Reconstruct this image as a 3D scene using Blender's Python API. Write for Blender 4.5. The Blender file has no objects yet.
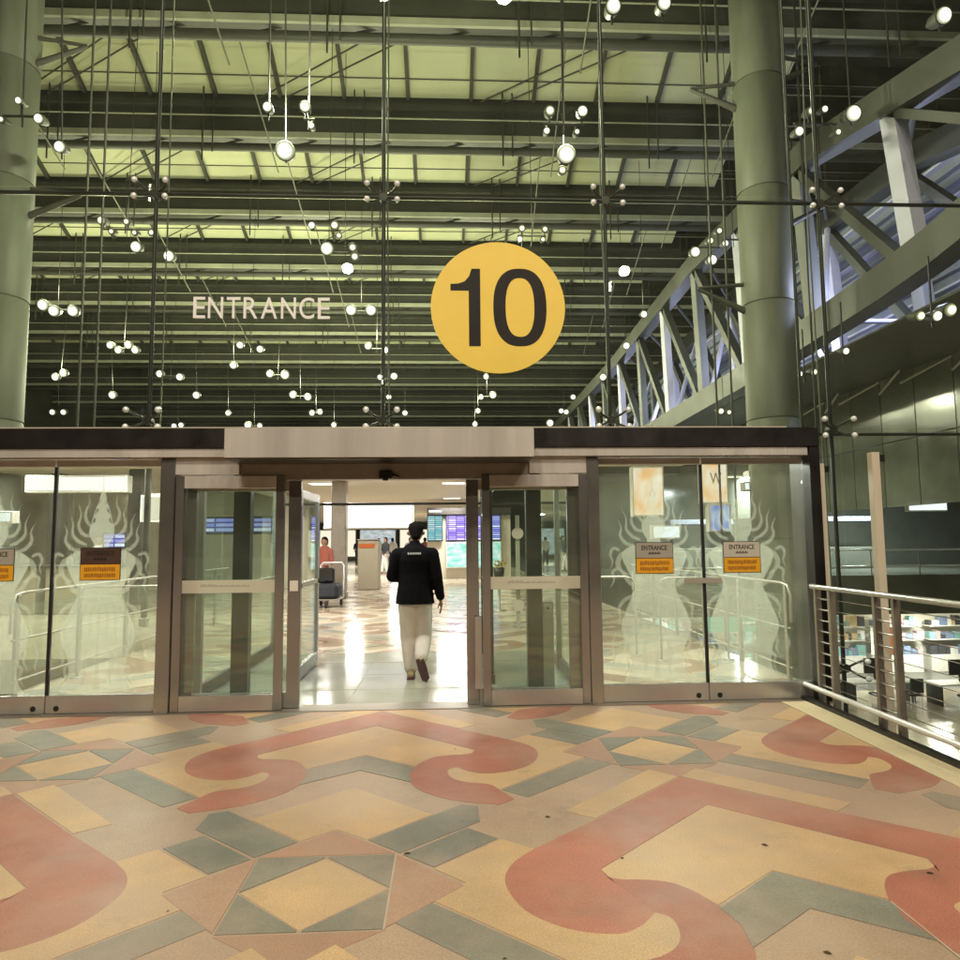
import bpy, bmesh, math, random
from mathutils import Vector, Matrix
random.seed(7)
PI = math.pi
sc = bpy.context.scene
COL = sc.collection

# ------------------------------------------------------------------ camera
cam_d = bpy.data.cameras.new("camera"); cam = bpy.data.objects.new("camera", cam_d); COL.objects.link(cam)
cam_d.sensor_width = 36; cam_d.lens = 36 * 690 / 960; cam_d.clip_start = 0.05; cam_d.clip_end = 600
_y, _p, _r = math.radians(-2.78), math.radians(5.07), math.radians(-0.545)
_f = Vector((-math.sin(_y) * math.cos(_p), math.cos(_y) * math.cos(_p), math.sin(_p)))
_rt = Vector((math.cos(_y), math.sin(_y), 0)); _up = _rt.cross(_f)
_c, _s = math.cos(_r), math.sin(_r)
_R = _c * _rt + _s * _up; _U = -_s * _rt + _c * _up
_m = Matrix((_R, _U, -_f)).transposed().to_4x4(); _m.translation = (0, 0, 1.5)
cam.matrix_world = _m
sc.camera = cam

# ------------------------------------------------------------------ world: night sky, sun far below the horizon
w = bpy.data.worlds.new("World"); sc.world = w; w.use_nodes = True
nt = w.node_tree
sky = nt.nodes.new("ShaderNodeTexSky"); sky.sky_type = 'NISHITA'; sky.sun_disc = False
sky.sun_elevation = math.radians(-4.5); sky.sun_rotation = math.radians(200)
nt.links.new(sky.outputs[0], nt.nodes["Background"].inputs[0]); nt.nodes["Background"].inputs[1].default_value = 0.05

# ------------------------------------------------------------------ exposure and render
sc.view_settings.view_transform = 'Standard'; sc.view_settings.look = 'None'
sc.view_settings.exposure = 0; sc.view_settings.gamma = 1
cy = sc.cycles
cy.max_bounces = 8; cy.diffuse_bounces = 3; cy.glossy_bounces = 4; cy.transmission_bounces = 4; cy.transparent_max_bounces = 32
cy.sample_clamp_indirect = 4; cy.caustics_reflective = False; cy.caustics_refractive = False
cy.use_denoising = True

# ================================================================== materials
def newmat(name):
    m = bpy.data.materials.new(name); m.use_nodes = True
    return m, m.node_tree, m.node_tree.nodes["Principled BSDF"]

def mat(name, col, rough=0.6, metal=0.0, var=0.12, scale=3.0, bump=0.0, spec=0.5, stretch=None, coords='Object', rnd=0.0, coat=0.0, fine=0.0, dust=0.0):
    m, t, b = newmat(name)
    b.inputs['Roughness'].default_value = rough; b.inputs['Metallic'].default_value = metal
    b.inputs['Specular IOR Level'].default_value = spec; b.inputs['Coat Weight'].default_value = coat
    tc = t.nodes.new("ShaderNodeTexCoord"); mp = t.nodes.new("ShaderNodeMapping")
    if coords == 'World':
        g = t.nodes.new("ShaderNodeNewGeometry"); t.links.new(g.outputs['Position'], mp.inputs[0])
    else:
        t.links.new(tc.outputs[coords], mp.inputs[0])
    if stretch: mp.inputs['Scale'].default_value = stretch
    n = t.nodes.new("ShaderNodeTexNoise"); n.inputs['Scale'].default_value = scale; n.inputs['Detail'].default_value = 6; n.inputs['Roughness'].default_value = .62
    t.links.new(mp.outputs[0], n.inputs['Vector'])
    mr = t.nodes.new("ShaderNodeMapRange"); mr.inputs[1].default_value = .25; mr.inputs[2].default_value = .75
    mr.inputs[3].default_value = 1 - var; mr.inputs[4].default_value = 1 + var
    t.links.new(n.outputs[0], mr.inputs[0])
    fac = mr.outputs[0]
    if rnd:
        oi = t.nodes.new("ShaderNodeObjectInfo"); r2 = t.nodes.new("ShaderNodeMapRange")
        r2.inputs[3].default_value = 1 - rnd; r2.inputs[4].default_value = 1 + rnd
        t.links.new(oi.outputs['Random'], r2.inputs[0])
        mu = t.nodes.new("ShaderNodeMath"); mu.operation = 'MULTIPLY'
        t.links.new(fac, mu.inputs[0]); t.links.new(r2.outputs[0], mu.inputs[1]); fac = mu.outputs[0]
    if fine:
        n2 = t.nodes.new("ShaderNodeTexNoise"); n2.inputs['Scale'].default_value = 140; n2.inputs['Detail'].default_value = 3
        t.links.new(mp.outputs[0], n2.inputs['Vector'])
        r3 = t.nodes.new("ShaderNodeMapRange"); r3.inputs[1].default_value = .3; r3.inputs[2].default_value = .7
        r3.inputs[3].default_value = 1 - fine; r3.inputs[4].default_value = 1 + fine
        t.links.new(n2.outputs[0], r3.inputs[0])
        mu = t.nodes.new("ShaderNodeMath"); mu.operation = 'MULTIPLY'
        t.links.new(fac, mu.inputs[0]); t.links.new(r3.outputs[0], mu.inputs[1]); fac = mu.outputs[0]
    vm = t.nodes.new("ShaderNodeVectorMath"); vm.operation = 'SCALE'; vm.inputs[0].default_value = col
    t.links.new(fac, vm.inputs['Scale']); colour = vm.outputs[0]
    if dust:      # one film of ground-in dust runs over all the inlays alike, with darker scuffs
        for sc_, lo, hi, amt, dc, off in ((1.15, .44, .74, dust, (.47, .365, .285), 0), (.55, .50, .72, dust * .7, (.44, .30, .24), 11), (2.6, .58, .80, dust * .8, (.20, .17, .13), 5)):
            ma = t.nodes.new("ShaderNodeMapping"); ma.inputs['Location'].default_value = (off, off * .7, 0)
            t.links.new(mp.outputs[0], ma.inputs[0])
            nd = t.nodes.new("ShaderNodeTexNoise"); nd.inputs['Scale'].default_value = sc_; nd.inputs['Detail'].default_value = 9; nd.inputs['Roughness'].default_value = .68
            t.links.new(ma.outputs[0], nd.inputs['Vector'])
            rd = t.nodes.new("ShaderNodeMapRange"); rd.inputs[1].default_value = lo; rd.inputs[2].default_value = hi; rd.inputs[3].default_value = 0; rd.inputs[4].default_value = amt
            t.links.new(nd.outputs[0], rd.inputs[0])
            mx = t.nodes.new("ShaderNodeMixRGB"); mx.inputs[2].default_value = (*dc, 1)
            t.links.new(rd.outputs[0], mx.inputs[0]); t.links.new(colour, mx.inputs[1]); colour = mx.outputs[0]
    t.links.new(colour, b.inputs['Base Color'])
    rr = t.nodes.new("ShaderNodeMapRange"); rr.inputs[1].default_value = .25; rr.inputs[2].default_value = .75
    rr.inputs[3].default_value = max(.02, rough - .1); rr.inputs[4].default_value = min(1, rough + .1)
    t.links.new(n.outputs[0], rr.inputs[0]); t.links.new(rr.outputs[0], b.inputs['Roughness'])
    if bump:
        bp = t.nodes.new("ShaderNodeBump"); bp.inputs['Strength'].default_value = bump; bp.inputs['Distance'].default_value = .01
        t.links.new(n.outputs[0], bp.inputs['Height']); t.links.new(bp.outputs[0], b.inputs['Normal'])
    return m

def emit(name, col, s, sample=True):
    m, t, b = newmat(name); t.nodes.remove(b)
    e = t.nodes.new("ShaderNodeEmission"); e.inputs[0].default_value = (*col, 1); e.inputs[1].default_value = s
    t.links.new(e.outputs[0], t.nodes["Material Output"].inputs[0])
    if not sample: m.cycles.emission_sampling = 'NONE'
    return m

def lens_mat(name, col, s):
    """floodlight: bright burner in the middle, round it a painted glow that dims outwards"""
    m = emit(name, col, s, False); t = m.node_tree
    e = [n for n in t.nodes if n.type == 'EMISSION'][0]
    tc = t.nodes.new("ShaderNodeTexCoord"); mp = t.nodes.new("ShaderNodeMapping"); mp.inputs['Location'].default_value = (-1, 0, -1); mp.inputs['Scale'].default_value = (2, 0, 2)
    ln = t.nodes.new("ShaderNodeVectorMath"); ln.operation = 'LENGTH'
    r = t.nodes.new("ShaderNodeValToRGB"); r.color_ramp.elements[0].position = .25; r.color_ramp.elements[0].color = (1, 1, 1, 1)
    r.color_ramp.elements[1].position = 1.0; r.color_ramp.elements[1].color = (.012, .012, .012, 1)
    q = r.color_ramp.elements.new(.62); q.color = (.10, .10, .10, 1)
    q = r.color_ramp.elements.new(.82); q.color = (.03, .03, .03, 1)
    mu = t.nodes.new("ShaderNodeMath"); mu.operation = 'MULTIPLY'; mu.inputs[1].default_value = s
    t.links.new(tc.outputs['Generated'], mp.inputs[0]); t.links.new(mp.outputs[0], ln.inputs[0]); t.links.new(ln.outputs['Value'], r.inputs[0])
    t.links.new(r.outputs[0], mu.inputs[0]); t.links.new(mu.outputs[0], e.inputs[1])
    return m

def emit_noise(name, c1, c2, s, scale=3, stretch=(1, 1, 1), sharp=.1):
    """a lit panel whose print is a soft two-colour pattern"""
    m, t, b = newmat(name); t.nodes.remove(b)
    tc = t.nodes.new("ShaderNodeTexCoord"); mp = t.nodes.new("ShaderNodeMapping"); mp.inputs['Scale'].default_value = stretch
    n = t.nodes.new("ShaderNodeTexNoise"); n.inputs['Scale'].default_value = scale; n.inputs['Detail'].default_value = 2
    r = t.nodes.new("ShaderNodeValToRGB"); r.color_ramp.elements[0].position = .5 - sharp; r.color_ramp.elements[1].position = .5 + sharp
    r.color_ramp.elements[0].color = (*c1, 1); r.color_ramp.elements[1].color = (*c2, 1)
    e = t.nodes.new("ShaderNodeEmission"); e.inputs[1].default_value = s
    t.links.new(tc.outputs['Object'], mp.inputs[0]); t.links.new(mp.outputs[0], n.inputs['Vector']); t.links.new(n.outputs[0], r.inputs[0])
    t.links.new(r.outputs[0], e.inputs[0]); t.links.new(e.outputs[0], t.nodes["Material Output"].inputs[0])
    m.cycles.emission_sampling = 'NONE'
    return m

def glassmat(name, tint, refl=1.0, milk=0.0):
    m, t, b = newmat(name); t.nodes.remove(b)
    tr = t.nodes.new("ShaderNodeBsdfTransparent"); tr.inputs[0].default_value = (*tint, 1)
    gl = t.nodes.new("ShaderNodeBsdfGlossy"); gl.inputs['Roughness'].default_value = .0; gl.inputs[0].default_value = (.95, 1, .96, 1)
    lw = t.nodes.new("ShaderNodeLayerWeight"); lw.inputs[0].default_value = .5
    pw = t.nodes.new("ShaderNodeMath"); pw.operation = 'POWER'; pw.inputs[1].default_value = 5
    t.links.new(lw.outputs['Facing'], pw.inputs[0])
    fr = t.nodes.new("ShaderNodeMath"); fr.operation = 'MULTIPLY_ADD'; fr.inputs[1].default_value = .93; fr.inputs[2].default_value = .04
    t.links.new(pw.outputs[0], fr.inputs[0])
    mu = t.nodes.new("ShaderNodeMath"); mu.operation = 'MULTIPLY'; mu.inputs[1].default_value = refl
    mx = t.nodes.new("ShaderNodeMixShader")
    t.links.new(fr.outputs[0], mu.inputs[0]); t.links.new(mu.outputs[0], mx.inputs[0])
    t.links.new(tr.outputs[0], mx.inputs[1]); t.links.new(gl.outputs[0], mx.inputs[2])
    out = mx.outputs[0]
    if milk:   # dust film; also lifts the dark panes with painted haze and brightness
        d = t.nodes.new("ShaderNodeBsdfDiffuse"); d.inputs[0].default_value = (.6, .66, .55, 1)
        tc = t.nodes.new("ShaderNodeTexCoord"); n = t.nodes.new("ShaderNodeTexNoise"); n.inputs['Scale'].default_value = 2.5; n.inputs['Detail'].default_value = 5
        r = t.nodes.new("ShaderNodeMapRange"); r.inputs[1].default_value = .3; r.inputs[2].default_value = .75; r.inputs[3].default_value = milk * .4; r.inputs[4].default_value = milk * 1.6
        m2 = t.nodes.new("ShaderNodeMixShader")
        t.links.new(tc.outputs['Object'], n.inputs['Vector']); t.links.new(n.outputs[0], r.inputs[0]); t.links.new(r.outputs[0], m2.inputs[0])
        t.links.new(out, m2.inputs[1]); t.links.new(d.outputs[0], m2.inputs[2]); out = m2.outputs[0]
    t.links.new(out, t.nodes["Material Output"].inputs[0])
    return m

def frostmat(name, col, a):
    m, t, b = newmat(name); t.nodes.remove(b)
    tr = t.nodes.new("ShaderNodeBsdfTransparent")
    d = t.nodes.new("ShaderNodeBsdfDiffuse"); d.inputs[0].default_value = (*col, 1)
    tl = t.nodes.new("ShaderNodeBsdfTranslucent"); tl.inputs[0].default_value = (*col, 1)
    ad = t.nodes.new("ShaderNodeMixShader"); ad.inputs[0].default_value = .45
    mx = t.nodes.new("ShaderNodeMixShader"); mx.inputs[0].default_value = a
    t.links.new(d.outputs[0], ad.inputs[1]); t.links.new(tl.outputs[0], ad.inputs[2])
    t.links.new(tr.outputs[0], mx.inputs[1]); t.links.new(ad.outputs[0], mx.inputs[2])
    t.links.new(mx.outputs[0], t.nodes["Material Output"].inputs[0])
    return m

def board_mat(name, base, hi, s):
    """flight screen: dark ground with rows of lit text"""
    m, t, b = newmat(name); t.nodes.remove(b)
    tc = t.nodes.new("ShaderNodeTexCoord"); mp = t.nodes.new("ShaderNodeMapping"); mp.inputs['Rotation'].default_value = (PI / 2, 0, 0)
    br = t.nodes.new("ShaderNodeTexBrick"); br.inputs['Scale'].default_value = 1; br.inputs['Brick Width'].default_value = .33; br.inputs['Row Height'].default_value = .085
    br.inputs['Mortar Size'].default_value = .016; br.offset = .0
    br.inputs['Color1'].default_value = (*hi, 1); br.inputs['Color2'].default_value = (*base, 1); br.inputs['Mortar'].default_value = (*[c * .35 for c in base], 1)
    n = t.nodes.new("ShaderNodeTexNoise"); n.inputs['Scale'].default_value = 34
    mx = t.nodes.new("ShaderNodeMixRGB"); mx.blend_type = 'MULTIPLY'; mx.inputs[0].default_value = .6
    e = t.nodes.new("ShaderNodeEmission"); e.inputs[1].default_value = s
    t.links.new(tc.outputs['Object'], mp.inputs[0]); t.links.new(mp.outputs[0], br.inputs['Vector']); t.links.new(mp.outputs[0], n.inputs['Vector'])
    t.links.new(br.outputs[0], mx.inputs[1]); t.links.new(n.outputs[0], mx.inputs[2])
    t.links.new(mx.outputs[0], e.inputs[0]); t.links.new(e.outputs[0], t.nodes["Material Output"].inputs[0])
    return m

M = {}
M['cream'] = mat('cream_concrete', (.59, .41, .222), .46, spec=.22, dust=.7, var=.2, scale=1.8, coords='World', rnd=.05, bump=.08, fine=.2)
M['tan'] = mat('tan_concrete', (.43, .32, .232), .46, spec=.22, dust=.75, var=.24, scale=1.3, coords='World', rnd=.05, bump=.08, fine=.2)
M['red'] = mat('red_concrete', (.41, .165, .115), .46, spec=.22, dust=.62, var=.28, scale=1.6, coords='World', rnd=.07, bump=.08, fine=.2)
M['grey'] = mat('green_grey_concrete', (.225, .23, .19), .46, spec=.22, dust=.7, var=.28, scale=1.5, coords='World', rnd=.08, bump=.08, fine=.2)
M['pink'] = mat('pink_concrete', (.44, .265, .185), .46, spec=.22, dust=.6, var=.18, scale=1.6, coords='World', rnd=.06, bump=.08, fine=.2)
M['edge'] = mat('pale_edge_concrete', (.72, .64, .42), .46, spec=.22, dust=.2, var=.14, scale=1.2, coords='World', bump=.1, fine=.12)
M['postcream'] = mat('cream_powder_coat', (.66, .60, .47), .4, var=.06)
M['kiosk'] = mat('beige_laminate', (.30, .27, .19), .45, var=.06)
M['joint'] = mat('joint_filler', (.52, .43, .33), .7, scale=8, coords='World')
M['crack'] = mat('dark_joint', (.16, .13, .10), .8, scale=8, coords='World')
M['icream'] = mat('polished_cream_stone', (.62, .53, .40), .15, spec=.28, var=.06, scale=2, coords='World', rnd=.04)
M['itan'] = mat('polished_tan_stone', (.50, .43, .32), .15, spec=.28, var=.10, scale=1.5, coords='World', rnd=.05)
M['ired'] = mat('polished_brown_stone', (.38, .27, .19), .16, spec=.28, var=.10, scale=2, coords='World', rnd=.05)
M['igrey'] = mat('polished_grey_stone', (.38, .38, .31), .16, spec=.28, var=.10, scale=2, coords='World', rnd=.05)
M['lobby'] = mat('polished_lobby_stone', (.30, .31, .25), .13, spec=.28, var=.08, scale=2, coords='World', rnd=.04)
M['steel'] = mat('brushed_steel', (.50, .49, .465), .22, metal=.65, var=.16, scale=2.2, stretch=(1, 1, .5))
M['steelp'] = mat('dark_brushed_steel', (.36, .35, .33), .20, metal=.75, var=.15, scale=2.2, stretch=(1, 1, .5))
M['steelh'] = mat('highlight_streak_steel', (.80, .785, .745), .24, metal=.4, var=.24, scale=1.5, stretch=(1.5, 1, .1))  # lamp highlights painted as pale vertical streaks in the colour
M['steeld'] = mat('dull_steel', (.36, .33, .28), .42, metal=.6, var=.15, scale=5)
M['chrome'] = mat('white_glint_steel', (.92, .94, .95), .2, metal=.2, var=.04)  # near-white base puts the glints of polished steel into the colour
M['black'] = mat('black_painted_steel', (.018, .017, .016), .35, var=.2, scale=4)
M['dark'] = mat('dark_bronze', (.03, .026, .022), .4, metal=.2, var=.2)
M['girder'] = mat('dark_girder_paint', (.040, .041, .031), .55, var=.3, scale=.6)
M['flange'] = mat('grey_green_flange', (.36, .37, .28), .5, var=.2, scale=.8)
M['rod'] = mat('grey_rod', (.05, .052, .04), .5, var=.2)
M['rodl'] = mat('light_rod', (.13, .135, .10), .45, var=.2)
M['membrane'] = mat('pale_roof_panel', (.53, .55, .36), .75, var=.10, scale=.5, rnd=.13)
M['column'] = mat('green_grey_column', (.105, .113, .084), .55, var=.30, scale=1.4, stretch=(1, 1, .25), bump=.08, fine=.05)
M['truss'] = mat('olive_truss_paint', (.045, .047, .037), .5, var=.3, scale=.6)
M['truss2'] = mat('unlit_truss_grey', (.12, .125, .12), .5, var=.2, scale=.6)  # unlit tone of the uprights, painted beside the lavender-lit one
M['trussw'] = mat('lavender_lit_truss', (.52, .52, .66), .45, var=.10, scale=.7)  # lavender light on the steelwork put into the base colour
M['bluegrey'] = mat('blue_grey_cladding', (.20, .22, .27), .5, var=.25, scale=.6)
M['soffit'] = mat('dark_soffit', (.055, .055, .042), .6, var=.3, scale=.7)
M['wallpanel'] = mat('grey_green_wall_panel', (.125, .135, .11), .14, var=.2, scale=.7, rnd=.14)
M['ceil'] = mat('cream_ceiling', (.66, .60, .48), .5, var=.05, scale=.6)
M['white'] = mat('white_paint', (.78, .76, .70), .5, var=.05)
M['darkfloor'] = mat('dark_lower_floor', (.10, .10, .09), .3, var=.25, scale=.5, coords='World')
M['asphalt'] = mat('asphalt', (.05, .05, .048), .8, var=.25, scale=2, coords='World')
M['yellow'] = mat('sign_yellow_vinyl', (.95, .70, .105), .45, var=.05, scale=2)
M['ink'] = mat('dark_vinyl', (.022, .02, .018), .6, var=.05, spec=.25)
M['wletter'] = mat('white_letter', (.95, .95, .95), .5, var=.03)
M['orange'] = mat('orange_print', (.80, .40, .02), .5, var=.05)
M['orangeink'] = mat('brown_print', (.38, .15, .01), .6)
M['plategrey'] = mat('grey_print', (.38, .36, .31), .35, var=.1)
M['platepale'] = mat('pale_print', (.55, .53, .46), .35, var=.1)
M['platebrown'] = mat('brown_plate', (.075, .045, .035), .4, var=.2)
M['band'] = frostmat('white_tape', (.80, .77, .66), .85)
M['frost'] = frostmat('frosted_film', (.80, .86, .76), .27)
M['frost2'] = frostmat('frosted_film_dense', (.82, .87, .76), .15)
M['glass'] = glassmat('door_glass', (.94, .98, .95), 1.15, .05)
M['glassd'] = glassmat('leaf_glass', (.94, .98, .95), 1.2, .02)
M['glassp'] = glassmat('panel_glass', (.93, .985, .935), 1.1, .12)
M['glassf'] = glassmat('facade_glass', (.94, .985, .94), .9, .013)
M['skin'] = mat('skin', (.30, .17, .11), .5, var=.06)
M['hair'] = mat('black_hair', (.008, .007, .006), .9, var=.4, scale=60, spec=.12, bump=1.0)
M['jacket'] = mat('black_jacket', (.006, .006, .0065), .9, var=.2, scale=9, bump=.9, spec=.12)
M['trousers'] = mat('cream_trousers', (.80, .72, .62), .8, var=.10, scale=9, bump=1.0)
M['shoe'] = mat('tan_shoe', (.30, .22, .10), .5, var=.1)
M['sole'] = mat('brown_sole', (.07, .035, .03), .6, var=.2)
M['redcloth'] = mat('red_shirt', (.34, .10, .07), .8)
M['navy'] = mat('dark_blue_cloth', (.022, .024, .032), .8)
M['whitecloth'] = mat('white_cloth', (.75, .72, .68), .8)
M['rubber'] = mat('black_rubber', (.015, .015, .015), .6)
M['leaf'] = mat('dry_leaf', (.07, .045, .02), .8, var=.3, scale=40)
M['bulb'] = lens_mat('lamp_lens', (1, .95, .70), 30)
M['bulb2'] = lens_mat('lamp_lens_dim', (1, .92, .55), 9)
M['bulb3'] = lens_mat('lamp_lens_low', (1, .92, .60), 5)
M['bulbo'] = emit('canopy_lens', (1, .86, .62), 4, sample=False)
M['tube'] = emit('cool_tube', (.85, .9, 1), 7, sample=False)
M['lit'] = emit('lit_white_sign', (1, .97, .92), 1.5, sample=False)
M['litcool'] = emit('lit_cool_sign', (.9, .95, 1), 1.3, sample=False)
M['litwarm'] = emit('lit_warm_strip', (1, .86, .6), 1.3, sample=False)
M['litcream'] = emit('lit_cream_window', (1, .93, .72), 1.0, sample=False)
M['downl'] = emit('ceiling_light_panel', (1, .92, .78), 2.2, sample=False)
M['teal'] = emit_noise('teal_advert', (.30, .85, .70), (.92, 1, .97), 1.1, 2.2, (1, 1, 2.5), .12)
M['advert'] = emit_noise('white_orange_advert', (1, .55, .22), (1, .97, .85), 1.15, 1.7, (1.3, 1, .8), .16)
M['advert2'] = emit_noise('blue_advert', (.22, .30, .80), (.65, .78, .95), .9, 2.4, (1, 1, 1), .15)
M['shop'] = emit_noise('lit_shop_shelves', (.35, .5, .5), (1, 1, 1), .75, 1.6, (1, 1, 4), .22)
M['shopteal'] = emit('teal_shop_sign', (.05, .62, .42), .85, sample=False)
M['orangesign'] = emit('orange_shop_sign', (.75, .2, .06), .8, sample=False)
M['fidsp'] = board_mat('purple_flight_rows', (.30, .20, .90), (.95, .85, 1.0), 2.1)
M['fidsb'] = board_mat('blue_flight_rows', (.2, .2, .8), (.8, .85, 1.0), 2.1)
M['fidst'] = board_mat('teal_flight_rows', (.25, .75, .80), (.85, 1, 1), 1.2)

# ================================================================== mesh helpers
class MB:
    def __init__(s): s.v = []; s.f = []; s.mi = []; s.sm = []
    def add(s, vs, fs, mi=0, smooth=False):
        o = len(s.v); s.v += [tuple(v) for v in vs]
        for f in fs: s.f.append(tuple(i + o for i in f)); s.mi.append(mi); s.sm.append(smooth)
        return s
    def box(s, x0, x1, y0, y1, z0, z1, mi=0):
        return s.add([(x0, y0, z0), (x1, y0, z0), (x1, y1, z0), (x0, y1, z0), (x0, y0, z1), (x1, y0, z1), (x1, y1, z1), (x0, y1, z1)],
                     [(0, 3, 2, 1), (4, 5, 6, 7), (0, 1, 5, 4), (1, 2, 6, 5), (2, 3, 7, 6), (3, 0, 4, 7)], mi)
    def cbox(s, x0, x1, y0, y1, z0, z1, c=.004, mi=0):
        """box with chamfered long edges (all twelve)"""
        bm = bmesh.new(); bmesh.ops.create_cube(bm, size=1)
        for v in bm.verts: v.co = Vector(((x0 + x1) / 2 + v.co.x * (x1 - x0), (y0 + y1) / 2 + v.co.y * (y1 - y0), (z0 + z1) / 2 + v.co.z * (z1 - z0)))
        c = min(c, (x1 - x0) * .4, (y1 - y0) * .4, (z1 - z0) * .4)
        bmesh.ops.bevel(bm, geom=bm.edges[:], offset=c, segments=1, affect='EDGES')
        bm.verts.index_update()
        s.add([v.co[:] for v in bm.verts], [[v.index for v in f.verts] for f in bm.faces], mi); bm.free()
        return s
    def tube(s, p0, p1, r, n=8, r2=None, mi=0, caps=True):
        p0 = Vector(p0); p1 = Vector(p1); d = (p1 - p0).normalized()
        a = d.orthogonal().normalized(); b = d.cross(a); r2 = r if r2 is None else r2
        vs = []
        for p, rr in ((p0, r), (p1, r2)):
            for k in range(n):
                t = 2 * PI * k / n; vs.append(p + rr * (math.cos(t) * a + math.sin(t) * b))
        s.add(vs, [(k, (k + 1) % n, n + (k + 1) % n, n + k) for k in range(n)], mi, True)
        if caps: s.add(vs[:n], [tuple(range(n))[::-1]], mi); s.add(vs[n:], [tuple(range(n))], mi)
        return s
    def path(s, pts, r, n=8, mi=0):
        pts = [Vector(p) for p in pts]; rings = []; a = None
        for i, p in enumerate(pts):
            d = (pts[min(i + 1, len(pts) - 1)] - pts[max(i - 1, 0)]).normalized()
            a = d.orthogonal().normalized() if a is None else (a - d * a.dot(d)).normalized()
            b = d.cross(a); rings.append([p + r * (math.cos(2 * PI * k / n) * a + math.sin(2 * PI * k / n) * b) for k in range(n)])
        vs = [v for q in rings for v in q]; fs = []
        for i in range(len(pts) - 1):
            fs += [(i * n + k, i * n + (k + 1) % n, (i + 1) * n + (k + 1) % n, (i + 1) * n + k) for k in range(n)]
        s.add(vs, fs, mi, True); s.add(rings[0], [tuple(range(n))[::-1]], mi); s.add(rings[-1], [tuple(range(n))], mi)
        return s
    def lathe(s, c, prof, n=24, mi=0):
        vs = []; c = Vector(c)
        for r, z in prof:
            vs += [c + Vector((r * math.cos(2 * PI * k / n), r * math.sin(2 * PI * k / n), z)) for k in range(n)]
        fs = []
        for i in range(len(prof) - 1):
            fs += [(i * n + k, i * n + (k + 1) % n, (i + 1) * n + (k + 1) % n, (i + 1) * n + k) for k in range(n)]
        return s.add(vs, fs, mi, True)
    def prism_xy(s, poly, z0, z1, mi=0):
        n = len(poly)
        s.add([(x, y, z0) for x, y in poly] + [(x, y, z1) for x, y in poly],
              [tuple(range(n))[::-1], tuple(range(n, 2 * n))] + [(k, (k + 1) % n, n + (k + 1) % n, n + k) for k in range(n)], mi)
        return s
    def prism_xz(s, poly, y0, y1, mi=0):
        """outline in x,z facing -y; y0 is the front"""
        n = len(poly)
        s.add([(x, y0, z) for x, z in poly] + [(x, y1, z) for x, z in poly],
              [tuple(range(n)), tuple(range(n, 2 * n))[::-1]] + [(k, n + k, n + (k + 1) % n, (k + 1) % n) for k in range(n)], mi)
        return s
    def mesh(s, name, mats):
        me = bpy.data.meshes.new(name); me.from_pydata(s.v, [], s.f)
        for m in (mats if isinstance(mats, (list, tuple)) else [mats]): me.materials.append(m)
        me.polygons.foreach_set('material_index', s.mi); me.polygons.foreach_set('use_smooth', s.sm); me.update()
        return me
    def build(s, name, mats, parent=None, loc=None):
        return link(name, s.mesh(name, mats), parent, loc)

def link(name, me, parent=None, loc=None):
    o = bpy.data.objects.new(name, me); COL.objects.link(o)
    if parent is not None: o.parent = parent
    if loc is not None: o.location = loc
    return o
def tag(o, label, cat, group=None):
    o['label'] = label; o['category'] = cat
    if group: o['group'] = group
    return o
def thing(name, label, cat, loc=(0, 0, 0), group=None, rz=0):
    o = bpy.data.objects.new(name, None); COL.objects.link(o); o.location = loc; o.rotation_euler.z = rz
    return tag(o, label, cat, group)
def struct(o): o['kind'] = 'structure'; return o
def stuff(o): o['kind'] = 'stuff'; return o
def copy_tree(o, parent=None):
    c = o.copy(); COL.objects.link(c); c.parent = parent
    for ch in list(o.children): copy_tree(ch, c)
    return c
def text_mesh(s, size, m, depth=.004, width=None, bold=0.0, center=False):
    cu = bpy.data.curves.new('lettering', 'FONT'); cu.body = s; cu.size = size; cu.extrude = depth / 2; cu.offset = bold
    if center: cu.align_x = 'CENTER'; cu.align_y = 'CENTER'
    o = bpy.data.objects.new('lettering', cu); COL.objects.link(o)
    dg = bpy.context.evaluated_depsgraph_get(); me = bpy.data.meshes.new_from_object(o.evaluated_get(dg))
    bpy.data.objects.remove(o); bpy.data.curves.remove(cu)
    xs = [v.co.x for v in me.vertices]; ys = [v.co.y for v in me.vertices]
    k = width / (max(xs) - min(xs)) if width else 1
    x0 = min(xs) if not center else 0; y0 = min(ys) if not center else 0
    for v in me.vertices: v.co = Vector(((v.co.x - x0) * k, -v.co.z, (v.co.y - y0)))     # stands in the x,z plane, faces -y
    me.materials.clear(); me.materials.append(m)
    return me
ORD = "first second third fourth fifth sixth seventh eighth ninth tenth eleventh twelfth".split()

# ================================================================== ground levels
YF = 6.43                       # plane of the sliding doors
DECK_X0, DECK_X1 = -9.0, 3.36   # forecourt bridge
# ---- forecourt floor: a slab with the inlaid pattern set into it
b = MB(); b.box(DECK_X0, DECK_X1, -14, YF + .62, -.45, -.0012)
forecourt = struct(b.build('forecourt_floor', M['tan']))
b = MB(); b.box(3.065, 3.30, -14, YF - .01, -.0012, .0042); b.build('edge_strip', M['edge'], forecourt)
b = MB(); b.box(3.30, 3.36, -14, YF + .1, -.004, .035); b.build('edge_kerb', M['black'], forecourt)

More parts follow.
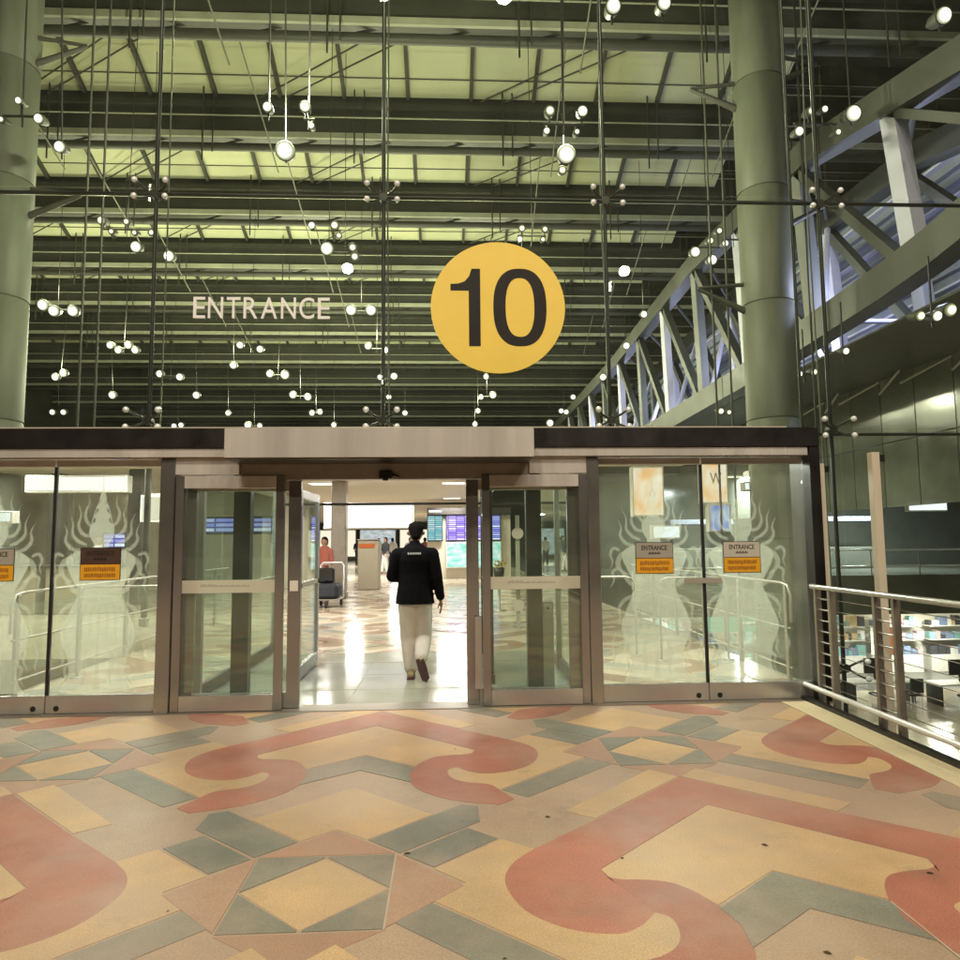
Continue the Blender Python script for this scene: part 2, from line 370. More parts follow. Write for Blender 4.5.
def clip(poly, x0, x1, y0, y1):
    def half(p, f, it):
        out = []
        for i in range(len(p)):
            a, c = p[i], p[(i + 1) % len(p)]; fa, fc = f(a), f(c)
            if fa >= 0: out.append(a)
            if (fa >= 0) != (fc >= 0):
                t = fa / (fa - fc); out.append((a[0] + t * (c[0] - a[0]), a[1] + t * (c[1] - a[1])))
        return out
    for f in (lambda q: q[0] - x0, lambda q: x1 - q[0], lambda q: q[1] - y0, lambda q: y1 - q[1]):
        if len(poly) < 3: return []
        poly = half(poly, f, None)
    return poly
def smooth_curve(pts, closed_idx):
    return pts
def cr(pts, n=5):
    """Catmull-Rom through the points, ends kept"""
    out = []
    for i in range(len(pts) - 1):
        p0, p1, p2, p3 = pts[max(i - 1, 0)], pts[i], pts[i + 1], pts[min(i + 2, len(pts) - 1)]
        for k in range(n):
            t = k / n; q = []
            for d in (0, 1):
                q.append(.5 * (2 * p1[d] + (p2[d] - p0[d]) * t + (2 * p0[d] - 5 * p1[d] + 4 * p2[d] - p3[d]) * t * t + (3 * p1[d] - p0[d] - 3 * p2[d] + p3[d]) * t ** 3))
            out.append(tuple(q))
    return out + [pts[-1]]
bulge = cr([(1.12, 2.35), (1.25, 2.19), (1.30, 2.0), (1.236, 1.76), (1.08, 1.605), (.89, 1.55), (.77, 1.60), (.68, 1.70)])
tongue = cr([(.68, 1.70), (.625, 1.66), (.62, 1.56), (.66, 1.46), (.75, 1.39), (.89, 1.34), (.95, 1.24)], 4)
inner = cr([(.825, 2.11), (.815, 2.04), (.75, 2.0), (.65, 1.99), (.53, 1.955), (.45, 1.87), (.385, 1.745)], 4)
arm_out = cr([(.385, 1.745), (.352, 1.58), (.375, 1.40), (.46, 1.24), (.65, 1.08), (.93, .985)], 4)
# right half of one motif, in units of the pattern (mirrored for the left half); last field: drawn once, spanning both halves
HALF = [
    ('red', [(0, 3.37), (.65, 2.765)] + bulge + [(.78, 1.95), (.825, 2.11), (0, 2.88)]),
    ('red', [(.68, 1.70), (.78, 1.95)] + inner + arm_out[1:] + [(1.03, 1.07)] + tongue[::-1][0:]),
    ('cream', bulge + tongue[1:] + [(1.631, 1.86), (1.485, 2.02), (1.637, 2.165), (1.277, 2.48)]),
    ('cream', [(.012, 3.38), (.166, 3.535), (.873, 2.84), (.718, 2.72)]),
    ('grey', [(.965, 1.235), (1.645, 1.85), (1.80, 1.70), (1.12, 1.09)]),
    ('grey', [(1.30, 2.49), (1.637, 2.185), (1.80, 2.33), (1.46, 2.64)]),
    ('grey', [(.19, .535), (.545, .86), (.70, 1.0), (.80, .96), (.80, .74), (.37, .365)]),
    ('grey', [(.345, .35), (.345, .01), (.01, .335), (.01, .35)]),
    ('grey', [(.345, -.01), (.345, -.335), (.01, -.335), (.01, -.325)]),
    ('pink', [(.355, .345), (.355, -.325), (.69, .005)]),
    ('grey', [(0, 2.03), (.385, 1.715), (.352, 1.58), (.375, 1.42), (0, 1.69)]),
]
WHOLE = [
    ('cream', [(-.335, 0), (0, -.325), (.335, 0), (0, .325)]),
    ('cream', [(0, 1.35), (-.525, .86), (-.18, .545), (0, .685), (.18, .545), (.525, .86)]),
    ('cream', [(0, 2.875), (-.82, 2.105)] + [(-x, y) for x, y in inner[1:]] + [(0, 2.04)] + [(x, y) for x, y in inner[::-1][:-1]] + [(.82, 2.105)]),
    ('pink', [(0, .67), (-.345, .365), (.345, .365)]),
    ('pink', [(0, -.60), (.345, -.35), (-.345, -.35)]),
]
PX, PY, PS, PAX, PAY = 2.185, 1.985, .9375, -.581, 3.159
def lay_pattern(parent, x0, x1, y0, y1, z0, z1, mats, name, ymax=None):
    k = 0
    for j in range(-8, 14):
        for i in range(-6, 7):
            if (i + j) % 2: continue
            ox, oy = i * PX, j * PY
            todo = [(m, p) for m, p in WHOLE]
            for m, p in HALF: todo.append((m, p)); todo.append((m, [(-x, y) for x, y in p][::-1]))
            for idx, (m, p) in enumerate(todo):
                q = [(PAX + PS * (ox + x), PAY + PS * (oy + y)) for x, y in p]
                if sum((q[n][0] * q[(n + 1) % len(q)][1] - q[(n + 1) % len(q)][0] * q[n][1]) for n in range(len(q))) < 0: q = q[::-1]
                q = clip(q, x0, x1, y0, y1)
                if len(q) < 3: continue
                ar = abs(sum((q[n][0] * q[(n + 1) % len(q)][1] - q[(n + 1) % len(q)][0] * q[n][1]) for n in range(len(q)))) / 2
                if ar < 2e-3: continue
                c = (sum(a for a, _ in q) / len(q), sum(a for _, a in q) / len(q))
                bb = MB(); bb.prism_xy([(a - c[0], d - c[1]) for a, d in q], 0, z1 - z0 + .00007 * idx + .00003 * (j % 2))
                bb.build(name, mats[m], parent, (c[0], c[1], z0)); k += 1
    return k
n1 = lay_pattern(forecourt, -6.6, 3.06, 1.1, YF - .005, -.0012, 0, M, 'floor_inlay')
# casting joints in the forecourt
b = MB()
for i in (-3, -1, 1, 3): pass
jx = PAX + PS * .35
b.box(jx - .0045, jx + .0045, PAY - PS * .345, PAY + PS * .345, -.003, .0036)
b.box(jx + PS * PX * 1 - .0, jx + PS * PX + .008, PAY - PS * 2.33, PAY - PS * 1.64, -.003, .0036)
b.box(PAX + PS * 2.56, PAX + PS * 2.568, 1.5, PAY - .25, -.003, .0036)
b.build('expansion_joint', M['joint'], forecourt)

# dry leaves and bits of litter on the forecourt
def leaf_at(i, x, y, s, rz, label):
    s *= .6; b = MB(); n = 7; top = []; bot = []
    for k in range(n):
        t = k / (n - 1); hw = .5 * math.sin(PI * min(1, t * 1.05)) ** .8 * .42 + .01
        top.append((t - .5, hw, .08 * math.sin(PI * t) + .10 * hw)); bot.append((t - .5, -hw, .06 * math.sin(PI * t)))
    vs = [(x * s, y * s, z * s + .002) for x, y, z in top + bot]
    vs += [(x, y, z - .0015) for x, y, z in vs]
    fs = [(k, n + k, n + k + 1, k + 1) for k in range(n - 1)] + [(2 * n + k, 2 * n + k + 1, 3 * n + k + 1, 3 * n + k) for k in range(n - 1)]
    b.add(vs, fs)
    o = b.build('dry_leaf', M['leaf'], None, (x, y, .001)); o.rotation_euler.z = rz
    tag(o, label, 'leaf', 'dry leaves on the forecourt floor')
leaf_at(0, -.199, 3.49, .055, .1, 'largest dark dry leaf lying by the corner of the central cream diamond')
leaf_at(1, .54, 3.88, .05, -.4, 'dark dry leaf lying on tan floor left of the long cream strip')
leaf_at(2, .82, 3.37, .035, .3, 'small dark leaf on the red band above its curve')
leaf_at(3, 1.55, 3.46, .055, -.8, 'thin curled brown leaf lying on the large cream chevron')
leaf_at(4, .20, 2.62, .03, .2, 'tiny dark leaf scrap on the grey inlay nearest the camera')
leaf_at(5, 1.37, 2.58, .05, -.6, 'thin dry leaf stalk lying on the tan inlay nearest the camera')
leaf_at(6, 2.15, 3.13, .05, -.3, 'thin dark leaf at the edge of the red band near the railing')
leaf_at(7, .05, 5.15, .03, .5, 'tiny leaf scrap on the cream chevron before the door opening')
leaf_at(8, -1.15, 3.03, .022, .5, 'tiny dark scrap beside the pink triangle left of the diamond')

# ---- interior bridge and hall floor
b = MB(); b.box(-4.45, 3.75, YF + .62, 9.6, -.45, -.004); lobby = struct(b.build('lobby_floor', M['lobby']))
for ix in range(5):
    for iy in range(4):
        x0 = -2.44 + ix * .755; y0 = YF + .05 + iy * .79
        bb = MB(); bb.box(0, .748, 0, .783, -.004, 0 + .0004 * ((ix + iy) % 3)); bb.build('floor_tile', M['lobby'], lobby, (x0, y0, 0))
IM = {'cream': M['icream'], 'tan': M['itan'], 'red': M['ired'], 'pink': M['ired'], 'grey': M['igrey']}
for xa, xb in ((-4.42, -2.45), (1.345, 3.72)):
    b = MB(); b.box(xa, xb, YF + .03, 9.6, -.004, -.002); b.build('side_floor', M['itan'], lobby)
    lay_pattern(lobby, xa, xb, YF + .04, 9.6, -.002, 0, IM, 'floor_inlay')
b = MB(); b.box(-34, 3.75, 9.6, 110, -.45, -.004); hall = struct(b.build('hall_floor', M['itan']))
lay_pattern(hall, -4.4, 3.70, 9.62, 21, -.004, 0, {'cream': M['icream'], 'tan': M['itan'], 'red': M['ired'], 'pink': M['ired'], 'grey': M['igrey']}, 'floor_inlay')
b = MB(); b.box(3.76, 45, 27, 110, -1.55, -.003); struct(b.build('upper_floor', M['wallpanel']))
b = MB(); b.box(-45, 45, -30, 115, -4.9, -4.5); struct(b.build('lower_floor', M['darkfloor']))
b = MB(); b.box(3.76, 40, 7.4, 27, -4.496, -4.49); struct(b.build('lower_hall_floor', M['itan']))
b = MB(); b.box(-300, 300, -300, 400, -5.4, -5.0); struct(b.build('ground', M['asphalt']))

# ================================================================== entrance portal
portal = thing('entrance_portal', 'long low black and stainless steel entrance portal with projecting steel header box', 'entrance', (0, 0, 0))
b = MB(); b.cbox(-6.4, 3.535, YF - .10, YF + .50, 2.365, 2.55, .006); b.box(-6.38, 3.52, YF - .104, YF - .1, 2.372, 2.382); b.build('beam', M['black'], portal)
for x0, x1 in ((3.435, 3.535), (-4.72, -4.60)):
    b = MB(); b.cbox(x0, x1, YF - .095, YF + .3, .0, 2.3645, .006); b.build('post', M['black'], portal)
for x0, x1 in ((-4.58, -1.915), (.775, 3.425)):
    b = MB(); b.cbox(x0, x1, YF - .085, YF + .25, 2.285, 2.3645, .004); b.build('trim', M['steelh'], portal)
    b = MB(); b.box(x0, x1, YF - .075, YF - .07, 2.279, 2.2845); b.build('trim_shadow_gap', M['dark'], portal)
for x0, x1 in ((-2.60, -2.475), (1.315, 1.425)):
    b = MB(); b.cbox(x0, x1, YF - .05, YF + .14, .0, 2.2845, .005); b.build('steel_post', M['steelp'], portal)
for x0, x1 in ((-2.474, -1.90), (.775, 1.314)):
    b = MB(); b.cbox(x0, x1, YF - .035, YF + .12, 2.13, 2.2845, .003); b.build('transom_panel', M['steelh'], portal)
b = MB(); b.box(-1.899, .774, YF + .0, YF + .14, 2.085, 2.36); b.build('transom_panel', M['steeld'], portal)  # darker than its neighbours: shade of the header put into the colour
b = MB(); b.cbox(-1.91, .77, YF - .45, YF - .002, 2.235, 2.49, .004); hb = b.build('header_box', M['steelh'], portal)
b = MB(); b.box(-1.905, .765, YF - .44, YF - .01, 2.226, 2.2345); b.build('header_shade_sheet', M['dark'], hb)  # dark sheet stands in for the shade under the header box
b = MB(); b.cbox(-.62, -.50, YF - .09, YF - .002, 2.08, 2.155, .008); b.cbox(-.585, -.535, YF - .12, YF - .09, 2.06, 2.10, .006)
b.tube((-.50, YF - .05, 2.12), (-.44, YF - .05, 2.10), .012); b.build('door_sensor', M['black'], portal)
b = MB(); b.box(-4.58, 3.43, YF - .06, YF + .2, -.003, .006); b.build('threshold', M['steeld'], portal)
b = MB(); b.box(-6.4, 3.53, YF + .5, 10.2, 2.60, 2.66); b.build('roof_slab', M['ceil'], portal)

def pane_box(x0, x1, y, z0, z1, t=.012): return MB().box(x0, x1, y, y + t, z0, z1)

# ---- fixed side panels: glass leaf with deep steel bottom rail, lock hole and frosted figure
def stroke(pts, w0, w1, n=5):
    c = cr(pts, n); L = []; R = []
    for i, p in enumerate(c):
        a = c[max(i - 1, 0)]; d = c[min(i + 1, len(c) - 1)]; t = i / (len(c) - 1)
        dx, dz = d[0] - a[0], d[1] - a[1]; l = math.hypot(dx, dz) or 1
        w = (w0 + (w1 - w0) * t) * math.sin(PI * (.12 + .86 * t)) ** .7
        L.append((p[0] - dz / l * w, p[1] + dx / l * w)); R.append((p[0] + dz / l * w, p[1] - dx / l * w))
    return L + R[::-1]
def etched_figure(parent, cx, y, flip):
    """frosted flame-pattern guardian outline, symmetrical, about 1.9 m high"""
    solid = MB(); k = 0
    def sym(poly, dense=None):
        nonlocal k
        for s in (1, -1):
            q = [(cx + s * x, z) for x, z in poly]
            if s < 0: q = q[::-1]
            solid.prism_xz(q, y - .0012 - .0003 * (k % 4), y); k += 1
    def mid(poly):
        nonlocal k
        q = [(cx + x, z) for x, z in poly] + [(cx - x, z) for x, z in poly[::-1]]
        solid.prism_xz(q[::-1], y - .0015 - .0003 * (k % 4), y); k += 1
    prof = [(.003, 2.13), (.013, 1.99), (.030, 1.925), (.020, 1.89), (.046, 1.845), (.034, 1.81), (.066, 1.765), (.050, 1.72), (.088, 1.67), (.092, 1.60), (.072, 1.54), (.050, 1.50), (.07, 1.465), (.17, 1.44), (.225, 1.40), (.24, 1.33), (.195, 1.2), (.15, 1.09), (.165, 1.0), (.215, .86), (.26, .70), (.235, .58), (.205, .5), (.19, .35), (.215, .25), (.25, .185)]
    mid([(x * (1 + .28 * min(1, (2.1 - z) * 1.4)), z) for x, z in cr(prof, 3)])
    solid.build('etched_ground', M['frost'], parent); solid = MB()
    sym(stroke([(.0, 1.99), (.03, 1.90), (.055, 1.83), (.08, 1.74), (.10, 1.64), (.085, 1.56)], .006, .010))
    sym(stroke([(.09, 1.66), (.14, 1.72), (.15, 1.80), (.12, 1.88), (.14, 1.96)], .020, .004))
    sym(stroke([(.10, 1.58), (.17, 1.60), (.21, 1.68), (.19, 1.78), (.225, 1.88)], .022, .004))
    sym(stroke([(.13, 1.50), (.20, 1.53), (.26, 1.60), (.26, 1.70), (.30, 1.79)], .022, .004))
    sym(stroke([(.19, 1.44), (.27, 1.47), (.32, 1.54), (.31, 1.62), (.345, 1.70)], .024, .005))
    sym(stroke([(.23, 1.38), (.31, 1.36), (.35, 1.28), (.31, 1.20), (.24, 1.17)], .030, .018))           # upper arm
    sym(stroke([(.31, 1.20), (.24, 1.10), (.15, 1.06), (.05, 1.08), (.015, 1.05)], .026, .016))          # forearm to the staff
    sym(stroke([(.33, 1.40), (.39, 1.42), (.42, 1.36), (.40, 1.29), (.43, 1.22)], .020, .005))
    sym(stroke([(.34, 1.24), (.40, 1.20), (.39, 1.12), (.43, 1.05)], .020, .005))
    sym(stroke([(.06, 1.46), (.10, 1.40), (.12, 1.32), (.06, 1.26), (0.004, 1.24)], .012, .012))
    sym(stroke([(.15, 1.36), (.16, 1.26), (.12, 1.16), (.06, 1.13)], .009, .009))
    mid([(.012, 1.12), (.016, 1.02), (.012, .60), (.020, .30), (.034, .21)])                             # staff
    sym(stroke([(.02, 1.00), (.10, 1.02), (.17, 1.00), (.21, .94)], .016, .008))
    sym(stroke([(.05, .96), (.08, .84), (.07, .70), (.11, .60)], .012, .006))
    sym(stroke([(.11, .97), (.15, .84), (.15, .70), (.19, .60)], .012, .006))
    sym(stroke([(.18, .92), (.25, .84), (.30, .74), (.28, .64), (.33, .57)], .026, .005))
    sym(stroke([(.20, .98), (.29, .94), (.35, .86), (.34, .77), (.39, .69)], .024, .005))
    sym(stroke([(.24, .62), (.31, .55), (.30, .46), (.35, .38)], .022, .005))
    sym(stroke([(.21, .45), (.28, .40), (.27, .31), (.32, .24)], .020, .005))
    sym(stroke([(.10, .56), (.13, .45), (.11, .34), (.13, .24)], .028, .016))
    sym(stroke([(.06, .215), (.14, .205), (.24, .215), (.33, .20)], .012, .008))
    sym(stroke([(.39, .62), (.42, .52), (.40, .42), (.43, .32)], .014, .004))
    return solid.build('etched_figure', M['frost2'], parent)
def notice(x0, x1, z0, zm, z1, y, kind, label):
    t = thing('door_notice', label, 'notice', ((x0 + x1) / 2, y, z0), 'entrance notices on the glass')
    w = x1 - x0; h = z1 - z0; zz = zm - z0
    b = MB(); b.cbox(-w / 2 - .006, w / 2 + .006, -.003, 0, -.006, h + .006, .001); b.build('backing', M['ink'], t)
    b = MB(); b.box(-w / 2, w / 2, -.0055, -.0032, zz + .003, h); up = b.build('upper_plate', M[kind], t)
    b = MB(); b.box(-w / 2, w / 2, -.0055, -.0032, 0, zz - .003); lo = b.build('lower_plate', M['orange'], t)
    tm = text_mesh('ENTRANCE', .062, M['ink'] if kind != 'platebrown' else M['wletter' if 0 else 'dark'], .001, w * .70, .001)
    link('lettering', tm, up, (-w * .35, -.0062, zz + (h - zz) * .52))
    b = MB()
    for k in range(9):
        xx = -w * .17 + k * w * .038; b.box(xx, xx + w * .026, -.0066, -.0057, zz + (h - zz) * .25, zz + (h - zz) * (.25 + .11 + .05 * (k % 2)))
    b.build('small_print', M['ink'], up)
    b = MB()
    for r, (a, c) in enumerate(((.55, .80), (.16, .40))):
        xx = -w * .40
        while xx < w * .38:
            l = w * random.uniform(.02, .055); zr = random.uniform(-.03, .03); b.box(xx, xx + l, -.0066, -.0057, zz * (a + zr), zz * (c + zr * .5)); xx += l + w * .012
    b.build('small_print', M['orangeink'], lo)
    return t
def side_panel(x0, x1, side, label, figure_dx=0, kind='plategrey', nlabel='', hole=None):
    y = 6.485
    t = thing('glass_side_panel', label, 'glass panel', ((x0 + x1) / 2, y, 0), 'fixed glass panels beside the doors')
    cx = (x0 + x1) / 2; A, B = x0 - cx, x1 - cx
    b = MB(); b.cbox(A + .004, B - .004, -.03, .03, .008, .165, .004)
    br = b.build('bottom_rail', M['steel'], t)
    b = MB(); hx = (B - .10) if hole == 'r' else (A + .10)
    b.tube((hx, -.030, .055), (hx, -.034, .055), .024, 14); b.build('lock', M['ink'], br)
    b = MB(); b.cbox(A + .004, B - .004, -.022, .022, 2.215, 2.278, .004); b.build('top_rail', M['steelh'], t)
    g = MB().box(A + .006, B - .006, -.006, .006, .16, 2.22).build('glass_pane', M['glassp'], t)
    b = MB(); b.box(A + .001 if hole == 'l' else B - .014, A + .014 if hole == 'l' else B - .001, -.012, .012, .166, 2.214); b.build('edge_seal', M['rubber'], t)
    etched_figure(t, figure_dx, -.0065, side)
    if nlabel:
        nx = cx + figure_dx - .0
        notice(nx - .175, nx + .175, 1.185, 1.325, 1.47, y - .0105, kind, nlabel)
    return t
side_panel(-3.575, -2.60, 'l', 'left glass panel beside the steel door post, with dark brown entrance notice', -.06, 'platebrown', 'brown and orange entrance notice on the glass left of the doors', 'l')
side_panel(-4.56, -3.575, 'l', 'outermost left glass panel with frosted figure, cut by the photo edge', -.02, 'plategrey', 'grey and orange entrance notice on the outermost left glass, partly cut off', 'r')
side_panel(1.425, 2.43, 'r', 'right glass panel beside the steel door post with lavender-lit shop behind', .03, 'plategrey', 'grey and orange entrance notice nearest the right hand sliding door', 'r')
side_panel(2.43, 3.43, 'r', 'outermost right glass panel beside the black corner post', -.13, 'platepale', 'pale and orange entrance notice on the outermost right glass panel', 'l')
# push bar plates on the meeting stiles of the right hand pair
b = MB(); b.cbox(-.20, .16, -.02, -.012, 0, .05, .003); tag(b.build('push_plate', M['plategrey'], None, (2.43, 6.47, 1.085)), 'small dull plate across the joint of the two right glass panels', 'plate')

# ---- sliding leaves
def leaf_door(x0, x1, y, z1, label, sw=.075, top=.115, bot=.14, band=True, handle=None):
    t = thing('sliding_glass_door', label, 'sliding door', ((x0 + x1) / 2, y, 0), 'sliding doors of the entrance')
    A, B = x0 - (x0 + x1) / 2, x1 - (x0 + x1) / 2
    for a, c in ((A, A + sw), (B - sw, B)):
        b = MB(); b.cbox(a, c, -.025, .025, .01, z1, .004); b.build('stile', M['steelp'], t)
    b = MB(); b.cbox(A + sw, B - sw, -.024, .024, z1 - top, z1, .004); b.build('top_rail', M['steelh'], t)
    b = MB(); b.cbox(A + sw, B - sw, -.024, .024, .01, .01 + bot, .004); b.build('bottom_rail', M['steel'], t)
    MB().box(A + sw - .004, B - sw + .004, -.005, .005, .145, z1 - top + .004).build('glass_pane', M['glassd'], t)
    if band:
        b = MB(); b.box(A + sw, B - sw, -.0075, -.0055, 1.055, 1.17); bd = b.build('warning_band', M['band'], t)
        b = MB(); W = B - A
        for k in range(26):
            xx = A + W * (.24 + .45 * k / 26); b.box(xx, xx + W * .011, -.0085, -.0078, 1.108, 1.108 + (.022 if k < 8 else .012) + .004 * (k % 3))
        b.build('small_print', M['plategrey'], bd)
    return t
leaf_door(-2.47, -1.49, YF, 2.12, 'outer steel framed glass leaf left of the opening with white mid band')
lt = leaf_door(-2.42, -1.35, YF + .075, 2.08, 'opened inner glass leaf parked behind the left leaf, small white sticker on its edge', .115, .1, .14, False)
b = MB(); b.box(.535 - .095, .535 - .02, -.0275, -.0255, 1.06, 1.155); b.build('sticker', M['white'], lt)
leaf_door(.325, 1.312, YF, 2.12, 'outer steel framed glass leaf right of the opening with printed white mid band')
rt = leaf_door(.18, 1.25, YF + .075, 2.08, 'opened inner glass leaf parked behind the right leaf with handle guard', .115, .1, .14, False)
b = MB(); b.cbox(-.535 + .07, -.535 + .135, -.11, -.026, .16, .81, .006); b.build('handle_guard', M['steel'], rt)

b = MB(); b.box(-.07, -.03, .0055, .0075, .68, 1.74); ds = b.build('decal_strip', M['white'], rt)
for z in (.90, 1.57):
    b = MB(); b.prism_xz([(-.05 + .055 * math.cos(2 * PI * k / 20), z + .055 * math.sin(2 * PI * k / 20)) for k in range(20)], -.0085, -.0055); b.build('decal_dot', M['white'], ds)
# ---- vestibule: dark pocket posts, side screens, inner door frame
vest = thing('glass_vestibule', 'glazed vestibule behind the sliding doors with dark posts and steel rails', 'vestibule')
for x0, x1, y in ((-2.06, -1.90, 6.78), (.78, .93, 6.78)):
    b = MB(); b.cbox(x0, x1, y, y + .12, 0, 2.59, .005); b.build('dark_post', M['black'], vest)
for x in (-2.42, 1.33):
    for y in (6.95, 8.3, 9.9):
        b = MB(); b.cbox(x - .035, x + .035, y - .035, y + .035, 0, 2.59, .004); b.build('screen_post', M['steeld'], vest)
    for y0, y1 in ((6.99, 8.26), (8.34, 9.86)):
        b = MB(); b.cbox(x - .025, x + .025, y0, y1, .0, .13, .004); b.build('base_rail', M['dark'], vest)
        b = MB(); b.cbox(x - .025, x + .025, y0, y1, .98, 1.04, .004); b.build('mid_rail', M['steeld'], vest)
        MB().box(x - .006, x + .006, y0, y1, .135, 2.585).build('glass_pane', M['glass'], vest)
# inner leaf standing open, seen edge on at the left of the opening
b = MB(); b.cbox(-1.66, -1.61, 7.75, 8.85, .01, .16, .004); b.cbox(-1.66, -1.61, 7.75, 8.85, 1.0, 1.06, .004); b.cbox(-1.66, -1.61, 7.75, 7.83, .16, 2.1, .004); b.cbox(-1.66, -1.61, 8.77, 8.85, .16, 2.1, .004); b.cbox(-1.66, -1.61, 7.83, 8.77, 2.0, 2.1, .004)
il = b.build('inner_leaf_frame', M['steel'], vest)
MB().box(-1.641, -1.629, 7.8, 8.8, .15, 2.01).build('glass_pane', M['glass'], il)
b = MB(); b.cbox(.42, .50, 7.4, 8.9, .0, .10, .004); b.cbox(.43, .49, 7.42, 7.49, .1, 2.4, .004); b.cbox(.43, .49, 8.8, 8.87, .1, 2.4, .004); il = b.build('inner_leaf_frame', M['dark'], vest)
MB().box(.454, .466, 7.49, 8.8, .1, 2.3).build('glass_pane', M['glass'], il)
b = MB(); b.box(.440, .444, 7.95, 8.05, .55, 1.62); b.tube((.440, 8.0, .82), (.436, 8.0, .82), .10, 16); b.tube((.440, 8.0, 1.40), (.436, 8.0, 1.40), .10, 16); b.build('window_mark', M['white'], il)
b = MB(); b.box(-2.38, 1.29, 9.97, 10.03, 2.03, 2.065); b.build('inner_header', M['dark'], vest)
# steel call post beside the right hand leaf
cp = thing('call_post', 'waist high stainless steel call post behind the right glass leaf', 'post', (1.0, 6.95, 0))
b = MB(); b.cbox(-.055, .055, -.04, .04, 0, .90, .006); b.build('body', M['steel'], cp)
b = MB(); b.cbox(-.04, .04, -.046, -.041, .79, .87, .002); b.build('reader_plate', M['platepale'], cp)
b = MB(); b.tube((0, -.0462, .83), (0, -.049, .83), .012, 10); b.build('button', M['ink'], cp)

# ================================================================== glass curtain wall behind the portal
YG = 7.0
cw = thing('glass_curtain_wall', 'tall glass curtain wall hung on dark vertical cables above the entrance', 'glass wall')
XM = [-7.84, -5.445, -3.05, -.66, 1.735, 4.13, 6.52, 8.92]
ZR = [2.66, 5.17, 7.70, 10.25]
for i in range(len(XM) - 1):
    rows = list(zip(ZR[:-1], ZR[1:]))
    if XM[i] >= 3.9: rows = [(-4.45, -2.36), (-2.36, .15), (.15, 2.66)] + rows
    for z0, z1 in rows:
        MB().box(XM[i] + .006, XM[i + 1] - .006, YG - .006, YG + .006, z0 + .006, z1 - .006).build('glass_pane', M['glassf'], cw)
for x0, x1 in ((3.58, 4.124),):
    for z0, z1 in ((-4.45, -2.36), (-2.36, .15), (.15, 2.66)):
        MB().box(x0, x1, YG - .006, YG + .006, z0 + .006, z1 - .006).build('glass_pane', M['glassf'], cw)
for x in XM:
    zb = -4.45 if x > 3.9 else 2.60
    b = MB(); b.tube((x, YG + .16, zb), (x, YG + .16, 10.3), .021, 10); b.build('vertical_mast', M['black'], cw)
    b = MB(); b.tube((x + .055, YG + .30, zb), (x + .02, YG + .42, 5.17), .009, 6); b.tube((x + .02, YG + .42, 5.17), (x + .05, YG + .30, 10.3), .009, 6); b.build('stay_cable', M['rodl'], cw)
    if x > 3.9:
        b = MB(); b.tube((x - .13, YG + .5, zb), (x - .13, YG + .5, 10.3), .018, 8); b.build('stay_mast', M['black'], cw)
for z in (5.17, 2.60):
    b = MB(); b.tube((-7.9 if z > 3 else 3.6, YG + .12, z), (9, YG + .12, z), .022 if z > 3 else .018, 8); b.build('horizontal_cable', M['black'], cw)
for x in XM[1:]:
    for z in ((5.17, 2.76) if x < 4 else (5.17, 2.66, .15)):
        b = MB()
        for sx in (-1, 1):
            for sz in (-1, 1):
                b.path([(x, YG + .12, z), (x + sx * .10, YG + .10, z + sz * .055), (x + sx * .145, YG + .05, z + sz * .085), (x + sx * .155, YG + .01, z + sz * .085)], .013, 6)
        b.tube((x, YG + .10, z), (x, YG + .20, z), .045, 10)
        sp = b.build('spider_fitting', M['dark'], cw)
        for sx in (-1, 1):
            for sz in (-1, 1):
                bb = MB(); cx, cz = x + sx * .157, z + sz * .087
                bb.lathe((0, 0, 0), [(0.001, .026), (.020, .023), (.031, .011), (.031, 0), (.012, -.004), (.012, -.03)], 12)
                for v in range(len(bb.v)): bb.v[v] = (bb.v[v][0], -bb.v[v][2], bb.v[v][1])
                o = bb.build('glass_bolt', M['chrome'], sp, (cx, YG - .012, cz))

# the big round sign and the word on the glass
sg = thing('gate_number_sign', 'large round yellow sign with dark number 10 on the glass above the door', 'sign', (.545, YG - .012, 3.925))
b = MB(); b.prism_xz([(.70 * math.cos(2 * PI * k / 96), .70 * math.sin(2 * PI * k / 96)) for k in range(96)], -.010, 0); b.build('disc', M['yellow'], sg)
b = MB(); b.prism_xz([(-.495, .245), (-.495, .175), (-.305, .175), (-.305, -.415), (-.185, -.415), (-.185, .41), (-.275, .41), (-.30, .33), (-.345, .275), (-.41, .25)][::-1][::-1], -.013, -.0101)
b.f = [tuple(f) for f in b.f]; b.build('digit', M['ink'], sg)
def superel(a, c, e, n=56): return [(a * math.copysign(abs(math.cos(t)) ** (2 / e), math.cos(t)), c * math.copysign(abs(math.sin(t)) ** (2 / e), math.sin(t))) for t in [2 * PI * k / n for k in range(n)]]
o_, i_ = superel(.278, .415, 2.45), superel(.150, .315, 2.5); n = len(o_)
cx0 = .228
b = MB(); vs = [(cx0 + x, -.013, z) for x, z in o_] + [(cx0 + x, -.013, z) for x, z in i_] + [(cx0 + x, -.0101, z) for x, z in o_] + [(cx0 + x, -.0101, z) for x, z in i_]
fs = []
for k in range(n):
    j = (k + 1) % n
    fs += [(k, j, n + j, n + k), (k, 2 * n + k, 2 * n + j, j), (n + k, n + j, 3 * n + j, 3 * n + k)]
b.add(vs, fs); b.build('digit', M['ink'], sg)
ew = thing('entrance_lettering', 'white capital letters ENTRANCE fixed on the glass left of the round sign', 'sign', (-2.57, YG - .012, 3.79))
xx = 0; widths = [.135, .17, .155, .16, .185, .17, .17, .14]; tot = sum(widths); k_ = 1.41 / tot
